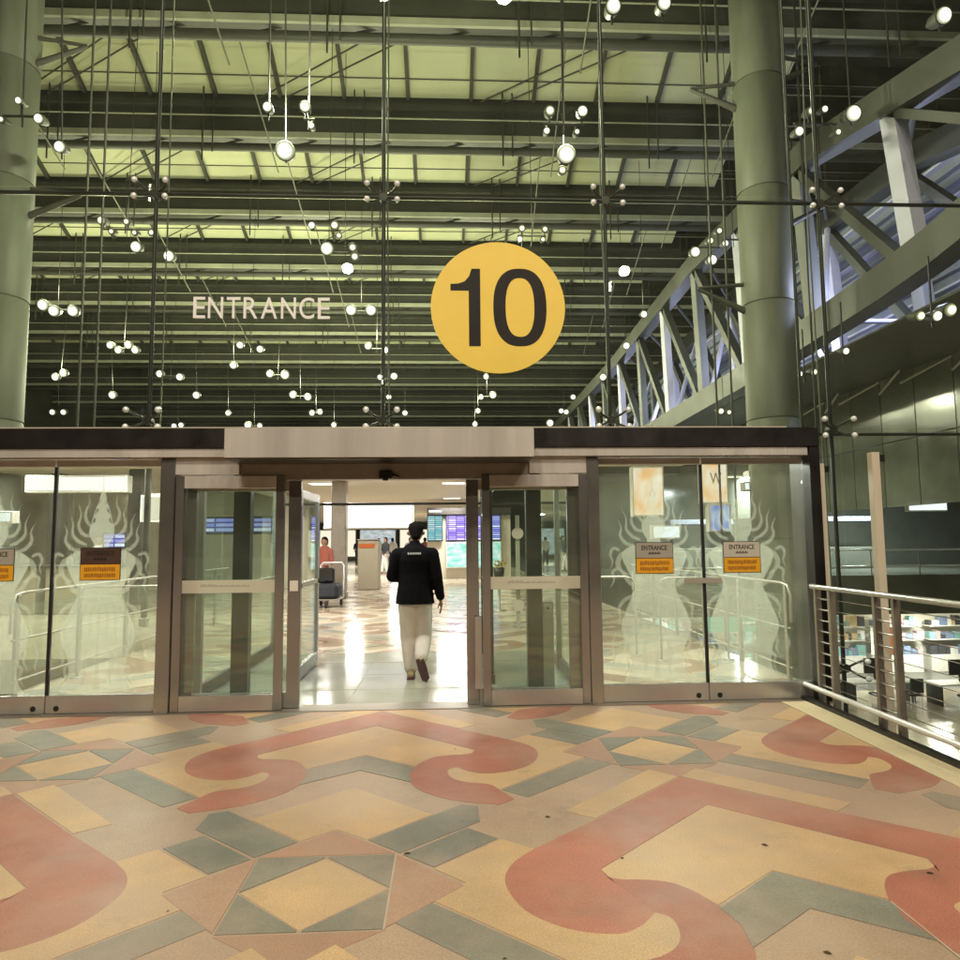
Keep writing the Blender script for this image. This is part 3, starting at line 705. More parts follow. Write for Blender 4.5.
for ch, wd in zip('ENTRANCE', widths):
    me = text_mesh(ch, .305, M['wletter'], .008, wd * k_ * .80, .0)
    zs = [v.co.z for v in me.vertices]; h = max(zs)
    for v in me.vertices: v.co.z *= .222 / h
    link('letter', me, ew, (xx, -.006, 0)); xx += wd * k_

# ================================================================== railing on the right of the forecourt
rl = thing('bridge_railing', 'stainless steel wire railing along the right edge of the forecourt', 'railing', (0, 0, 0))
XR = 3.40
b = MB(); b.tube((XR, -8, 1.05), (XR, 6.36, 1.05), .024, 12); b.build('handrail', M['steel'], rl)
b = MB(); b.tube((XR - .06, -8, .14), (XR - .06, 6.50, .14), .024, 12); b.build('kick_tube', M['chrome'], rl)
for y in (6.30, 5.42, 3.9, 2.4, .9, -.6, -2.1):
    for dy in (0, -.24):
        b = MB(); b.cbox(XR - .008, XR + .05, y + dy - .017, y + dy + .017, -.3, 1.03, .003); b.build('railing_post', M['steeld'], rl)
    b = MB()
    for k in range(9): b.tube((XR + .02, y - .24, .16 + k * .098), (XR + .02, y, .16 + k * .098), .009, 6)
    b.build('post_rungs', M['steel'], rl)
for k in range(9):
    b = MB(); b.tube((XR + .045, -8, .16 + k * .098), (XR + .045, 6.3, .16 + k * .098), .0035, 5); b.build('railing_wire', M['steeld'], rl)
for i, (y, lab) in enumerate(((6.53, 'tall cream steel post nearest the black corner of the portal'), (5.67, 'tall cream steel post rising from the railing, nearer the camera'))):
    t = thing('screen_post', lab, 'post', (3.63, y, -.3), 'tall posts at the railing')
    b = MB(); b.cbox(-.035, .035, -.035, .035, 0, 2.52, .004); b.build('shaft', M['postcream'], t)
    b = MB(); b.cbox(.035, .09, -.02, .02, 2.44, 2.50, .003); b.build('clamp', M['dark'], t)
    b = MB(); b.cbox(-.05, .05, -.05, .05, -.01, .012, .003); b.build('foot_plate', M['steeld'], t)

# ================================================================== columns
def column(x, y, r, top, label):
    t = thing('round_column', label, 'column', (x, y, 0), 'big round columns inside the terminal')
    prof = []; z = -4.5
    while z < top - .1:
        prof = [(r, z), (r, z + 2.96), (r - .02, z + 2.97), (r - .02, z + 3.0)]
        MB().lathe((0, 0, 0), prof, 48).build('column_drum', M['column'], t); z += 3.0
    return t
column(8.33, 17, .645, 24, 'big round grey-green column right of the yellow sign')
column(-10.95, 17, .645, 24, 'big round grey-green column at the left edge of the photo')
for x, s in ((8.33, 1), (-10.95, 1)):
    col = [o for o in bpy.data.objects if o.name.startswith('round_column') and abs(o.location.x - x) < .1][0]
    for z, sd in ((14.2, 1), (10.2, 1), (13.4, -1), (7.9, -1)):
        b = MB(); b.tube((sd * .62, 0, z - .55), (sd * 1.75, .2, z + .1), .09, 8, .05); b.tube((sd * .62, 0, z + .15), (sd * 1.75, .2, z + .12), .06, 8, .04); b.build('bracket_arm', M['girder'], col)
# service masts beside the columns
for x, y, lab in ((-8.85, 17.2, 'pair of thin dark masts beside the left round column'), (7.15, 17.2, 'pair of thin dark masts left of the right round column'), (9.75, 17.2, 'pair of thin dark masts right of the right round column')):
    t = thing('service_mast', lab, 'mast', (x, y, 0), 'thin masts beside the columns')
    for dx in (-.2, .2):
        b = MB(); b.tube((dx, 0, -4.5), (dx, 0, 17.5), .03, 8); b.build('mast_pipe', M['girder'], t)

# ================================================================== roof of the terminal
roof = thing('terminal_roof', 'high roof of dark girders with pale panels between them', 'roof', (0, 0, 0))
GZ = 17.8
GY = [7.6, 14.4, 21.3, 27.7, 34.5, 41.4, 48.1, 54.9, 63.8, 73.1, 82.3, 91.8, 101]
gm = {}
for i, y in enumerate(GY):
    x0, x1 = -46, 26
    b = MB()
    b.box(x0, x1, y - .25, y + .55, GZ + .35, GZ + 2.1)
    b.box(x0, x1, y - .55, y - .30, GZ + 1.55, GZ + 1.75)
    b.build('girder', M['girder'], roof)
    b = MB(); b.tube((x0, y - .1, GZ), (x1, y - .1, GZ), .17, 8); b.build('bottom_chord', M['girder'], roof)
    b = MB(); b.box(x0, x1, y - .42, y - .30, GZ + .28, GZ + .52); b.build('flange', M['flange'], roof)
    for zz, rr in ((1.05, .035), (2.45, .03), (2.9, .03)):
        b = MB(); b.tube((x0, y - .62, GZ + zz), (x1, y - .62, GZ + zz), rr, 5); b.build('catwalk_rail', M['flange'], roof)
    if i < 8:
        for k in range(-6, 4):
            b = MB(); b.tube((2.7 + 6.1 * k - .3, y - .6, GZ - .9), (2.7 + 6.1 * k - .3, y - .6, GZ + 3.0), .035, 5); b.tube((2.7 + 6.1 * k + .1, y - .6, GZ - .5), (2.7 + 6.1 * k + .1, y - .6, GZ + 3.0), .03, 5); b.build('catwalk_post', M['girder'], roof)
    b = MB()
    x = x0
    while x < x1: b.tube((x, y - .1, GZ + .05), (x + 1.1, y, GZ + .4), .05, 5); x += 3.05
    b.build('hanger_struts', M['girder'], roof)
# sloping pale panels between girders, one object per panel, with rafters
PW = 2.62
bm = MB(); bm.box(.04, PW - .04, 0, 1, 0, .03)
for i in range(len(GY) - 1):
    ya, yb = GY[i] + .6, GY[i + 1] - .35; za, zb = GZ + 4.6, GZ + 2.15
    L = yb - ya; me = None
    xs = [-38.2 + PW * k for k in range(20)] if i > 3 else [-38.2 + PW * k + PW * 0 for k in range(20)]
    ang = math.atan2(zb - za, L); Ls = math.hypot(L, zb - za)
    for k, x in enumerate(xs):
        if me is None:
            q = MB(); q.box(.05, PW - .05, 0, Ls, 0, .04); me = q.mesh('roof_panel', M['membrane'])
            q = MB(); q.box(-.07, .07, 0, Ls, -.22, .0); mr = q.mesh('rafter', M['girder'])
        if i <= 7 or x > -30:
            o = link('roof_panel', me, roof, (x, ya, za)); o.rotation_euler.x = ang
        o = link('rafter', mr, roof, (x, ya, za)); o.rotation_euler.x = ang
    # dark continuation over the truss
    q = MB(); q.box(-38.2 + PW * 20, 26, ya, yb, za - .6, za - .5); q.build('dark_roof_panel', M['soffit'], roof)
    q = MB(); q.box(-46, 26, yb + .2, yb + .26, zb - .2, za + .1); q.build('upstand', M['girder'], roof)
    if i <= 6:
        q = MB(); q.tube((-46, (ya + yb) / 2 - .6, GZ + 2.2), (26, (ya + yb) / 2 - .6, GZ + 2.2), .045, 6); q.build('tie_rod', M['rod'], roof)
        q = MB(); q.tube((-46, (ya + yb) / 2 + 1.2, GZ + 1.9), (26, (ya + yb) / 2 + 1.2, GZ + 1.9), .03, 5); q.build('tie_rod', M['rod'], roof)
        for xb in (-20, -11, -1.5, 7.5):
            q = MB(); q.tube((xb - 6, yb - .2, GZ + 1.9), (xb + 3.2, ya + .3, GZ + 3.4), .035, 5); q.build('brace_rod', M['rod'], roof)
            q = MB(); q.tube((xb - 5, yb - .2, GZ + 1.9), (xb + 4.9, ya + .3, GZ + 3.4), .035, 5); q.build('brace_rod', M['rod'], roof)
        for xb in (-15.5, -7.0, 4.2, 11):
            q = MB(); q.tube((xb, ya, GZ + 1.0), (xb + .2, yb, GZ - 1.2), .03, 5); q.build('hanging_rod', M['rodl'], roof)
b = MB(); b.box(-46, 40, 112, 113, -4.5, 24); tag(b.build('far_wall', M['soffit']), 'dark far end wall of the terminal below the roof', 'wall')
b = MB(); b.box(-47, -46, -2, 113, -4.5, 24); tag(b.build('far_side_wall', M['soffit']), 'dark side wall far to the left of the terminal', 'wall')
b = MB(); b.box(-46, 40, -12, 113, GZ + 5.2, GZ + 5.5); struct(b.build('ceiling', M['soffit']))

# ================================================================== floodlight clusters under the roof
ROWS = [
   [(11.4, [(3.02, 11.0, 0.09)]),(11.3, [(3.91, 11.0, 0.08)]),(11.4, [(9.13, 11.0, 0.1)])],
   [(14.9, [(-9.4, 11.29, 0.05), (-9.74, 10.84, 0.05), (-8.95, 10.88, 0.07)]), (16.2, [(-9.21, 11.0, 0.09)]), (14.5, [(-3.87, 11.0, 0.07)]), (16.2, [(-3.88, 11.0, 0.15)]), (14.8, [(-3.12, 11.22, 0.08), (-2.98, 10.78, 0.05)]), (14.8, [(2.39, 11.24, 0.08), (3.14, 11.25, 0.08), (2.31, 10.76, 0.05), (3.0, 10.75, 0.05)]), (16.5, [(3.06, 11.21, 0.15), (2.95, 10.79, 0.07)]), (14.6, [(8.37, 11.23, 0.07), (8.7, 11.29, 0.05), (8.07, 10.74, 0.07), (8.98, 10.74, 0.05)]), (14.3, [(9.18, 11.0, 0.12)])],
   [(20.5, [(-10.33, 11.22, 0.09), (-9.59, 11.19, 0.07), (-10.02, 10.88, 0.06), (-9.34, 10.85, 0.06), (-8.84, 10.86, 0.07)]), (22.2, [(-10.06, 11.15, 0.12), (-9.0, 10.85, 0.12)]), (20.4, [(-4.05, 11.1, 0.07), (-3.36, 11.11, 0.09), (-3.23, 10.79, 0.06)]), (22.0, [(-3.87, 11.07, 0.14), (-3.03, 11.12, 0.1), (-2.96, 10.81, 0.1)]), (20.6, [(2.38, 11.18, 0.07), (3.1, 11.16, 0.07), (2.31, 10.83, 0.06), (3.03, 10.83, 0.06)]), (21.3, [(8.1, 10.79, 0.11), (8.65, 10.53, 0.11), (8.61, 11.17, 0.08), (8.92, 11.51, 0.08)]), (20.7, [(9.49, 11.18, 0.13), (8.85, 10.82, 0.07)])],
   [(27.9, [(-16.23, 11.16, 0.15), (-15.79, 10.92, 0.15), (-15.04, 10.92, 0.15)]), (27.8, [(-3.88, 11.0, 0.15), (-3.07, 11.0, 0.15)]), (28.1, [(8.37, 11.0, 0.1)]), (27.8, [(21.59, 11.18, 0.2), (20.99, 10.91, 0.15), (20.24, 10.91, 0.15)])],
   [(33.5, [(-16.23, 11.12, 0.12), (-15.84, 10.88, 0.12), (-15.38, 11.12, 0.12), (-15.04, 10.88, 0.12)]), (36.8, [(-11.36, 11.0, 0.13)]), (33.3, [(-9.98, 11.1, 0.12), (-9.02, 10.9, 0.12)]), (33.4, [(-3.82, 11.1, 0.12), (-2.99, 10.9, 0.12)]), (32.8, [(8.85, 11.0, 0.12)]), (33.6, [(20.41, 11.0, 0.12)])],
   [(39.1, [(-21.88, 10.89, 0.14), (-21.45, 11.11, 0.14)]), (39.1, [(-16.15, 11.09, 0.14), (-15.04, 10.91, 0.14)]), (38.8, [(-9.94, 11.03, 0.14), (-9.1, 10.97, 0.17)]), (39.3, [(-3.8, 10.97, 0.11), (-3.0, 11.03, 0.14)]), (39.3, [(2.32, 11.0, 0.11)]), (39.3, [(9.17, 11.0, 0.14)]), (38.2, [(20.35, 10.94, 0.14), (21.24, 11.06, 0.14)])],
   [(44.4, [(-21.26, 11.0, 0.16)]), (44.4, [(-16.0, 11.0, 0.16)]), (44.6, [(-9.93, 11.07, 0.16), (-8.96, 10.93, 0.16)]), (44.9, [(-3.76, 11.0, 0.12)]), (44.6, [(2.28, 10.93, 0.12), (3.07, 11.07, 0.16)]), (44.9, [(8.43, 11.0, 0.12)])],
   [(50.2, [(-28.18, 11.0, 0.14), (-27.41, 11.0, 0.14)]), (50.6, [(-15.92, 11.0, 0.14)]), (50.4, [(-9.82, 10.96, 0.14), (-9.24, 11.04, 0.14)]), (50.6, [(-3.05, 11.0, 0.14)]), (49.8, [(2.32, 11.0, 0.13)]), (50.0, [(8.48, 11.04, 0.13), (8.85, 10.96, 0.13)])],
   [(56.0, [(-21.87, 10.96, 0.15), (-21.32, 11.04, 0.15)]), (56.0, [(-16.02, 11.04, 0.2), (-15.07, 10.96, 0.15)]), (55.8, [(-9.1, 11.0, 0.15)]), (55.5, [(2.33, 11.0, 0.15)]), (55.0, [(8.4, 11.0, 0.2)]), (50.1, [(20.54, 11.04, 0.18), (21.15, 10.96, 0.13)])],
]
ROWN = ['nearest, topmost', 'second', 'third', 'fourth', 'fifth', 'sixth', 'seventh', 'eighth', 'farthest, lowest']
CNT = {1: 'single floodlight', 2: 'pair of floodlights', 3: 'cluster of three floodlights', 4: 'cluster of four floodlights', 5: 'cluster of five floodlights'}
lens_cache = {}
def floodlight(y, lamps, label, power):
    zb = 11; low = lamps[0][0] > 15
    if low:      # these hang close under the near truss
        q = .47; y *= q; lamps = [(x * q, 1.5 + (z - 1.5) * q, r * q) for x, z, r in lamps]; zb = 1.5 + 9.5 * q
    cx = sum(l[0] for l in lamps) / len(lamps); top = GZ
    gy = min(GY, key=lambda g: abs(g - y))
    t = thing('floodlight_cluster', label, 'floodlight', (cx, y, zb), 'floodlight clusters under the roof')
    b = MB(); b.tube((0, .12, -.25), (0, .12 + ((gy - y) * .3 if not low else 0), top - 11 if not low else 1.25), .022 if y < 18 else .012, 5); b.build('drop_rod', M['black'], t)
    xs = [l[0] - cx for l in lamps]
    b = MB(); b.tube((min(xs) - .05, .12, 0), (max(xs) + .05, .12, 0), .03, 6)
    for x, z, s in lamps: b.tube((x - cx, .12, 0), (x - cx, .12, z - zb), .022, 5)
    b.build('cross_bar', M['girder'], t)
    for x, z, s in lamps:
        s = round(s * 1.45, 3); h = MB(); h.lathe((0, 0, 0), [(s * .25, .30 + s), (s * .8, .22 + s * .6), (s * 1.12, .03), (s * 1.12, -.01), (s * 1.0, -.01)], 14)  # enlarged so the painted glow round each lamp shows
        h.v = [(a, c, -d * 0 + e) for a, c, d, e in [(p[0], p[2], 0, p[1]) for p in h.v]]
        ho = h.build('lamp_housing', M['girder'], t, (x - cx, 0, z - zb)); ho.rotation_euler.x = math.radians(16)
        key = (s, random.choice(['bulb', 'bulb', 'bulb2', 'bulb2', 'bulb3']) if s < .16 and len(lamps) > 1 else 'bulb')
        if key not in lens_cache:
            q = MB(); q.lathe((0, 0, 0), [(.002, s * .45), (s * .5, s * .38), (s * .85, s * .18), (s * .99, 0), (s * .9, -.004)], 16)
            q.v = [(p[0], -p[2], p[1]) for p in q.v]; lens_cache[key] = q.mesh('lens', M[key[1]])
        link('lens', lens_cache[key], ho, (0, -.005, 0))
    if power:
        ld = bpy.data.lights.new('lamp', 'POINT'); ld.energy = power; ld.color = (1, .95, .66); ld.shadow_soft_size = .25
        lo = bpy.data.objects.new('lamp', ld); COL.objects.link(lo); lo.parent = t; lo.location = (0, -.5, .9)
for r, row in enumerate(ROWS):
    for k, (y, lamps) in enumerate(row):
        side = 'from the left' 
        lab = f"{CNT[len(lamps)]}, {ORD[k]} {side} in the {ROWN[r]} row"
        pw = 0
        pw = {(1, 3): 1489, (1, 6): 1223, (1, 4): 874, (2, 0): 80, (2, 3): 119, (2, 4): 107, (3, 0): 676, (3, 1): 676, (3, 2): 174, (4, 0): 1776, (4, 3): 1964, (5, 0): 1768, (5, 4): 1943, (6, 2): 1818, (7, 4): 1943, (7, 2): 1943, (4, 1): 1032, (5, 2): 1300, (6, 4): 1200, (8, 1): 800, (8, 3): 800, (8, 2): 700, (7, 1): 505, (6, 0): 578}.get((r, k), 0)
        floodlight(y, lamps, lab, pw)

# ================================================================== big roof truss on the right, cool-lit concourse behind
def interp(pts, t):
    for (a, va), (c, vc) in zip(pts[:-1], pts[1:]):
        if t <= c: return va + (vc - va) * max(0, (t - a)) / (c - a)
    return pts[-1][1]
ZL = [(9, 8.1), (12.5, 7.7), (14, 7.45), (18.5, 7.22), (22.5, 7.0), (31, 6.85), (70, 6.9)]
ZU = [(9, 9.9), (12.2, 10.9), (18, 12.3), (27, 12.75), (41, 12.1), (70, 12.0)]
def truss(X, label, mv):
    t = thing('roof_truss', label, 'truss', (0, 0, 0), 'big roof trusses')
    def chord(nm, zf, hh, y0, y1, wd):
        ys = [y0 + 1.5 * k for k in range(int((y1 - y0) / 1.5) + 1)]
        vs = []; fs = []
        for y in ys:
            z = interp(zf, y); vs += [(X, y, z - hh), (X + wd, y, z - hh), (X + wd, y, z + hh), (X, y, z + hh)]
        for i in range(len(ys) - 1):
            o = i * 4
            for a, c in ((0, 1), (1, 2), (2, 3), (3, 0)): fs.append((o + a, o + 4 + a, o + 4 + c, o + c))
        fs += [(0, 1, 2, 3), tuple(len(vs) - 4 + q for q in (3, 2, 1, 0))]
        MB().add(vs, fs).build(nm, M['truss'], t)
    chord('lower_chord', ZL, .40, 9, 66, .55); chord('upper_chord', ZU, .36, 9, 66, .55)
    for k in range(14):
        y = 14.1 + 4.15 * (k - 1)
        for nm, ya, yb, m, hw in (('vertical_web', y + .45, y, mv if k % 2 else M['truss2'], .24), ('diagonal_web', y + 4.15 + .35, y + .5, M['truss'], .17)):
            if yb < 9 or ya > 66: continue
            za, zb = interp(ZU, ya) - .3, interp(ZL, yb) + .35
            MB().add([(X + .1, ya - hw, za), (X + .1, ya + hw, za), (X + .1, yb + hw, zb), (X + .1, yb - hw, zb), (X + .4, ya - hw, za), (X + .4, ya + hw, za), (X + .4, yb + hw, zb), (X + .4, yb - hw, zb)],
                     [(0, 1, 2, 3), (7, 6, 5, 4), (0, 4, 5, 1), (1, 5, 6, 2), (2, 6, 7, 3), (3, 7, 4, 0)]).build(nm, m, t)
    return t
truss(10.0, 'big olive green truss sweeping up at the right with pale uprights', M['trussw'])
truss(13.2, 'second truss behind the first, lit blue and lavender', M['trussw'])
t = thing('truss_bracing', 'cross bracing bars tying the two big trusses together', 'bracing')
for k in range(13):
    y = 10 + 4.15 * k
    b = MB(); b.tube((10.55, y, interp(ZL, y) + .3), (13.2, y, interp(ZL, y) + .3), .07, 6); b.build('cross_bar', M['trussw'], t)
    b = MB(); b.tube((10.55, y, interp(ZU, y)), (13.2, y + 4.1, interp(ZU, y + 4.1)), .08, 6); b.build('cross_bar', M['truss'], t)
    b = MB(); b.tube((10.55, y, interp(ZL, y) + .4), (13.2, y + 4.1, interp(ZU, y + 4.1) - .4), .10, 6); b.build('cross_bar', M['trussw'], t)
# blue-grey louvred wall of the concourse behind the trusses
lw = thing('louvred_wall', 'blue-grey louvred concourse wall behind the trusses', 'wall')
b = MB(); b.box(17.0, 17.2, 8, 66, 6.6, 15); b.build('backing', M['bluegrey'], lw)
for k in range(17):
    b = MB(); b.box(16.75, 16.99, 8, 66, 6.9 + k * .48, 6.98 + k * .48); b.build('louvre', M['trussw'] if k % 3 == 0 else M['bluegrey'], lw)
tubes = [(11.2, 16.4, 8.0), (11.6, 24.5, 7.9), (11.6, 34, 7.8), (11.6, 46, 7.8)]
for i, (x, y, z) in enumerate(tubes):
    t = thing('tube_light', ['bright white tube light lying on the lower chord right of the column', 'white tube light on the truss hidden behind the column', 'white tube light farther along the big truss', 'farthest white tube light low in the big truss'][i], 'tube light', (x, y, z), 'tube lights along the truss')
    b = MB(); b.tube((-.2, .9, .05), (.0, -.9, .0), .055 if i == 0 else .05, 10); b.build('tube', M['tube'], t)
    b = MB(); b.tube((-.2, .95, .03), (.0, -.95, -.04), .03, 6); b.build('holder', M['rod'], t)
    ld = bpy.data.lights.new('lamp', 'POINT'); ld.energy = 760; ld.color = (.62, .62, 1.0); ld.shadow_soft_size = .3
    lo = bpy.data.objects.new('lamp', ld); COL.objects.link(lo); lo.parent = t; lo.location = (.6, .2, .7)
# dark soffit below the truss and the panelled wall of the concourse
b = MB(); b.box(10.6, 40, 8, 66, 6.55, 6.6); struct(b.build('soffit_ceiling', M['soffit']))
t = thing('panelled_wall', 'tall grey-green panelled wall far right below the dark soffit', 'wall')
for k in range(16):
    y = 10 + k * 1.62
    me = MB().box(0, .12, .02, 1.60, .0, 3.05).mesh('wall_panel', M['wallpanel'])
    for z, sz in ((2.45, .66), (4.5, .67)): 
        o = link('wall_panel', me, t, (14.0, y, z)); o.scale.z = sz
b = MB()
for k in range(17): b.tube((13.6 + (k % 2) * .4, 10 + 1.62 * k, 6.5), (13.6 + ((k + 1) % 2) * .4, 11.62 + 1.62 * k, 6.1), .04, 5)
b.build('lattice_strut', M['flange'], t)

# ================================================================== hall: ceiling, lights, boards, signs
cg = struct(MB().box(-20, 1.6, 12.7, 62, 3.2, 3.34).build('hall_ceiling', M['ceil']))
HL_ = ((-6.4, 13.4, 130, 'added to brighten the hall beside the long lit sign'), (-3.6, 13.6, 200, 'nearest the door on the left'), (-.6, 14, 90, 'nearest the door on the right'), (-9, 15, 190, 'behind the left glass panels'), (-3.6, 20, 180, 'before the hanging sign, left one'), (.2, 20, 120, 'before the hanging sign, right one'), (-10, 24, 260, 'far left behind the counters'), (-4.2, 30, 420, 'beyond the hanging sign, left one'), (.2, 27, 260, 'close to the flight screens'), (-3, 44, 700, 'farthest down the hall'), (-3.5, 8.2, 130, 'added to brighten the vestibule behind the left brown notice'), (-.75, 7.15, 42, 'added over the walking man to brighten him'), (2.5, 8.2, 140, 'added to brighten the vestibule behind the right notices'))  # man, vestibule and left-sign lights are added to brighten those spots
for i, (x, y, en, lab) in enumerate(HL_):
    t = thing('ceiling_light', 'square white recessed light ' + lab, 'ceiling light', (x, y, 3.195 if y > 11 else 2.595), 'lights in the hall ceiling')
    b = MB(); b.cbox(-.36, .36, -.36, .36, -.012, .0, .003); b.build('frame', M['white'], t)
    b = MB(); b.box(-.32, .32, -.32, .32, -.016, -.0125); b.build('diffuser', M['downl'], t)
    ld = bpy.data.lights.new('lamp', 'AREA'); ld.shape = 'SQUARE'; ld.size = 1.1; ld.energy = en; ld.color = (1, .965, .90)
    lo = bpy.data.objects.new('lamp', ld); COL.objects.link(lo); lo.parent = t; lo.location = (0, 0, -.03)
def lightbox(name, label, cat, x0, x1, z0, z1, y, m, group=None, depth=.25, frame=M['white']):
    t = thing(name, label, cat, ((x0 + x1) / 2, y, z0), group)
    w_ = (x1 - x0) / 2; h = z1 - z0
    b = MB(); b.cbox(-w_ - .04, w_ + .04, 0, depth, -.04, h + .04, .01); b.build('casing', frame, t)
    b = MB(); b.box(-w_, w_, -.006, -.001, 0, h); b.build('lit_face', m, t)
    return t
lightbox('hanging_sign', 'long white lit sign hanging over the hall beyond the open door', 'sign', -3.49, -1.0, 1.92, 2.6, 20, M['lit'])
lightbox('hanging_sign', 'long white lit sign seen through the left glass panels', 'sign', -8.76, -6.75, 2.64, 2.92, 14.8, M['lit'])
lightbox('shop_window', 'cream lit window at the right of the left glass panel', 'window', -6.30, -5.8, 2.0, 2.48, 14.6, M['litcream'])
lightbox('hanging_sign', 'small lavender lit sign at the left photo edge', 'sign', -9.5, -8.94, 2.0, 2.17, 14.6, M['litcool'])
lightbox('flight_screen', 'small blue screen behind the left glass notice', 'screen', -6.85, -6.45, 1.45, 1.72, 14.2, M['fidsb'], None, .1, M['black'])
# flight information boards with adverts below
fb = [(-.76, -.20, M['fidst'], 'teal flight screen, leftmost of the row right of the walking man'), (.0, .77, M['fidsp'], 'purple flight screen, widest of the row right of the man'), (.95, 1.42, M['fidsp'], 'purple flight screen behind the edge of the right leaf'), (1.52, 2.15, M['fidsb'], 'blue flight screen, rightmost of the row')]
for x0, x1, m, lab in fb: lightbox('flight_screen', lab, 'screen', x0, x1, 1.55, 2.53, 28, m, 'flight information screens', .15, M['navy'])
for x0, x1, lab in ((.0, .77, 'pale teal lit advert below the purple flight screen'), (.95, 1.42, 'pale teal lit advert behind the edge of the right leaf'), (1.52, 2.15, 'white teal advert, rightmost below the flight screens')):
    lightbox('lit_advert', lab, 'advert', x0, x1, .47, 1.44, 28.02, M['teal'], 'adverts under the flight screens', .15, M['white'])
b = MB(); b.cbox(-.80, 2.6, 27.9, 28.5, 2.58, 2.86, .01); b.box(-.72, -.2, 27.89, 27.899, 2.68, 2.76, 1); tag(b.build('board_header', [M['dark'], M['lit']]), 'dark header bar over the flight screens', 'header')
b = MB(); b.box(-.80, 2.6, 28.25, 28.5, 0, 2.57); tag(b.build('board_wall', M['ceil']), 'low cream wall carrying the flight screens', 'wall')
lightbox('led_reflection', 'thin purple lettered panel standing in for a reflection in the left door leaf', 'sign', -4.45, -3.05, 1.70, 1.94, 12.4, M['fidsb'], None, .08, M['black'])  # glowing panel stands in for a sign's reflection in the leaf glass
# pillars and kiosk at left of the opening
def pillar(x, y, s, h, m, label):
    t = thing('square_pillar', label, 'pillar', (x, y, 0), 'pillars in the hall')
    b = MB(); b.cbox(-s, s, -s, s, .15, h, .02); b.build('shaft', m, t)
    b = MB(); b.cbox(-s - .02, s + .02, -s - .02, s + .02, 0, .15, .01); b.build('plinth', M['steeld'], t)
pillar(-2.98, 19.4, .20, 3.2, M['steeld'], 'grey pillar behind the luggage trolley in the hall')
pillar(-7.0, 16, .16, 3.2, M['dark'], 'dark slim pillar behind the joint of the left glass panels')
pillar(-9.3, 17, .16, 3.2, M['dark'], 'dark slim pillar at the left photo edge')
pillar(-5.6, 13.2, .05, 3.2, M['dark'], 'thin dark post behind the left brown notice')
k = thing('information_kiosk', 'beige kiosk with orange sign left of the walking man', 'kiosk', (-2.50, 22.2, 0))
b = MB(); b.cbox(-.33, .33, 0, .6, 0, 1.56, .02); b.build('body', M['kiosk'], k)
b = MB(); b.cbox(-.30, .20, -.02, -.003, 1.32, 1.46, .004); b.build('sign', M['orangesign'], k)
b = MB(); b.cbox(-.36, .36, -.04, .64, 1.561, 1.60, .01); b.build('top', M['steeld'], k)
# check-in counters behind the left panels
for i, (x, y) in enumerate(((-9.8, 15.6), (-7.9, 15.6))):
    c = thing('service_counter', ['pale service counter behind the outermost left glass', 'pale service counter behind the left brown notice'][i], 'counter', (x, y, 0), 'service counters in the hall')
    b = MB(); b.cbox(-.85, .85, 0, .7, .0, 1.02, .02); b.build('front', M['kiosk'], c)
    b = MB(); b.cbox(-.9, .9, -.06, .75, 1.021, 1.07, .01); b.build('top', M['dark'], c)
    b = MB(); b.cbox(-.3, .05, .2, .24, 1.16, 1.42, .01); b.tube((-.12, .22, 1.07), (-.12, .22, 1.17), .02); b.build('monitor', M['black'], c)
fl = thing('flower_stand', 'pot of yellow flowers on a slim stand seen through the right leaf', 'flower stand', (1.12, 15, 0))
b = MB(); b.lathe((0, 0, 0), [(.16, 0), (.16, .02), (.03, .04), (.03, .70), (.09, .72)], 14); b.build('stand', M['steeld'], fl)
b = MB(); b.lathe((0, 0, .72), [(.001, 0), (.10, 0), (.13, .2), (.12, .2), (.001, .17)], 16); b.build('pot', M['dark'], fl)
b = MB()
for k in range(60):
    a = random.uniform(0, 2 * PI); r_ = .17 * math.sqrt(random.random()); z = .98 + random.uniform(-.06, .10); x, y = r_ * math.cos(a), r_ * math.sin(a)
    b.add([(x - .025, y, z), (x, y - .025, z + .012), (x + .025, y, z), (x, y + .025, z + .012), (x, y, z - .02)], [(0, 1, 2, 3), (0, 4, 1), (1, 4, 2), (2, 4, 3), (3, 4, 0)], k % 3 == 0)
stuff(b.build('blossoms', [mat('yellow_petal', (.75, .5, .05), .6), mat('leaf_green', (.06, .11, .03), .6)], fl))
# far shop fronts closing the view
for i in range(9):
    x = -27 + i * 3.3
    lightbox('bright_store', f'{ORD[i]} bright shop front from the left at the far end of the hall', 'shop front', x, x + 2.9, .35, 2.5, 58, M['litcream'] if i % 3 else M['shop'], 'shop fronts far down the hall', .4)
# right side adverts
lightbox('lit_advert', 'tall white and orange lit advert seen through the right glass panel', 'advert', 4.81, 5.56, 2.13, 3.34, 17.5, M['advert'], 'tall lit adverts right of the doors')
la = lightbox('lit_advert', 'lit advert with letter W seen through the outermost right panel', 'advert', 6.62, 7.25, 2.45, 3.49, 17.5, M['advert'], 'tall lit adverts right of the doors')
link('letter', text_mesh('W', .42, M['plategrey'], .01, .30), la, (-.12, -.012, .47))
lightbox('lit_screen', 'blue lit screen below the letter W advert', 'screen', 6.75, 7.25, 1.72, 2.36, 17.4, M['advert2'])
lightbox('lit_screen', 'small lavender lit panel between the two tall adverts', 'screen', 5.6, 6.3, 1.55, 1.85, 18.5, M['litcool'])
b = MB(); b.tube((7.75, 17.5, 3.17), (8.9, 18.2, 3.45), .07, 8); t = tag(b.build('strip_light', M['litwarm']), 'yellow strip light high behind the outermost right panel', 'strip light')
lightbox('hanging_sign', 'small cool white sign below the yellow strip light', 'sign', 7.65, 8.27, 2.76, 2.92, 17.3, M['litcool'])
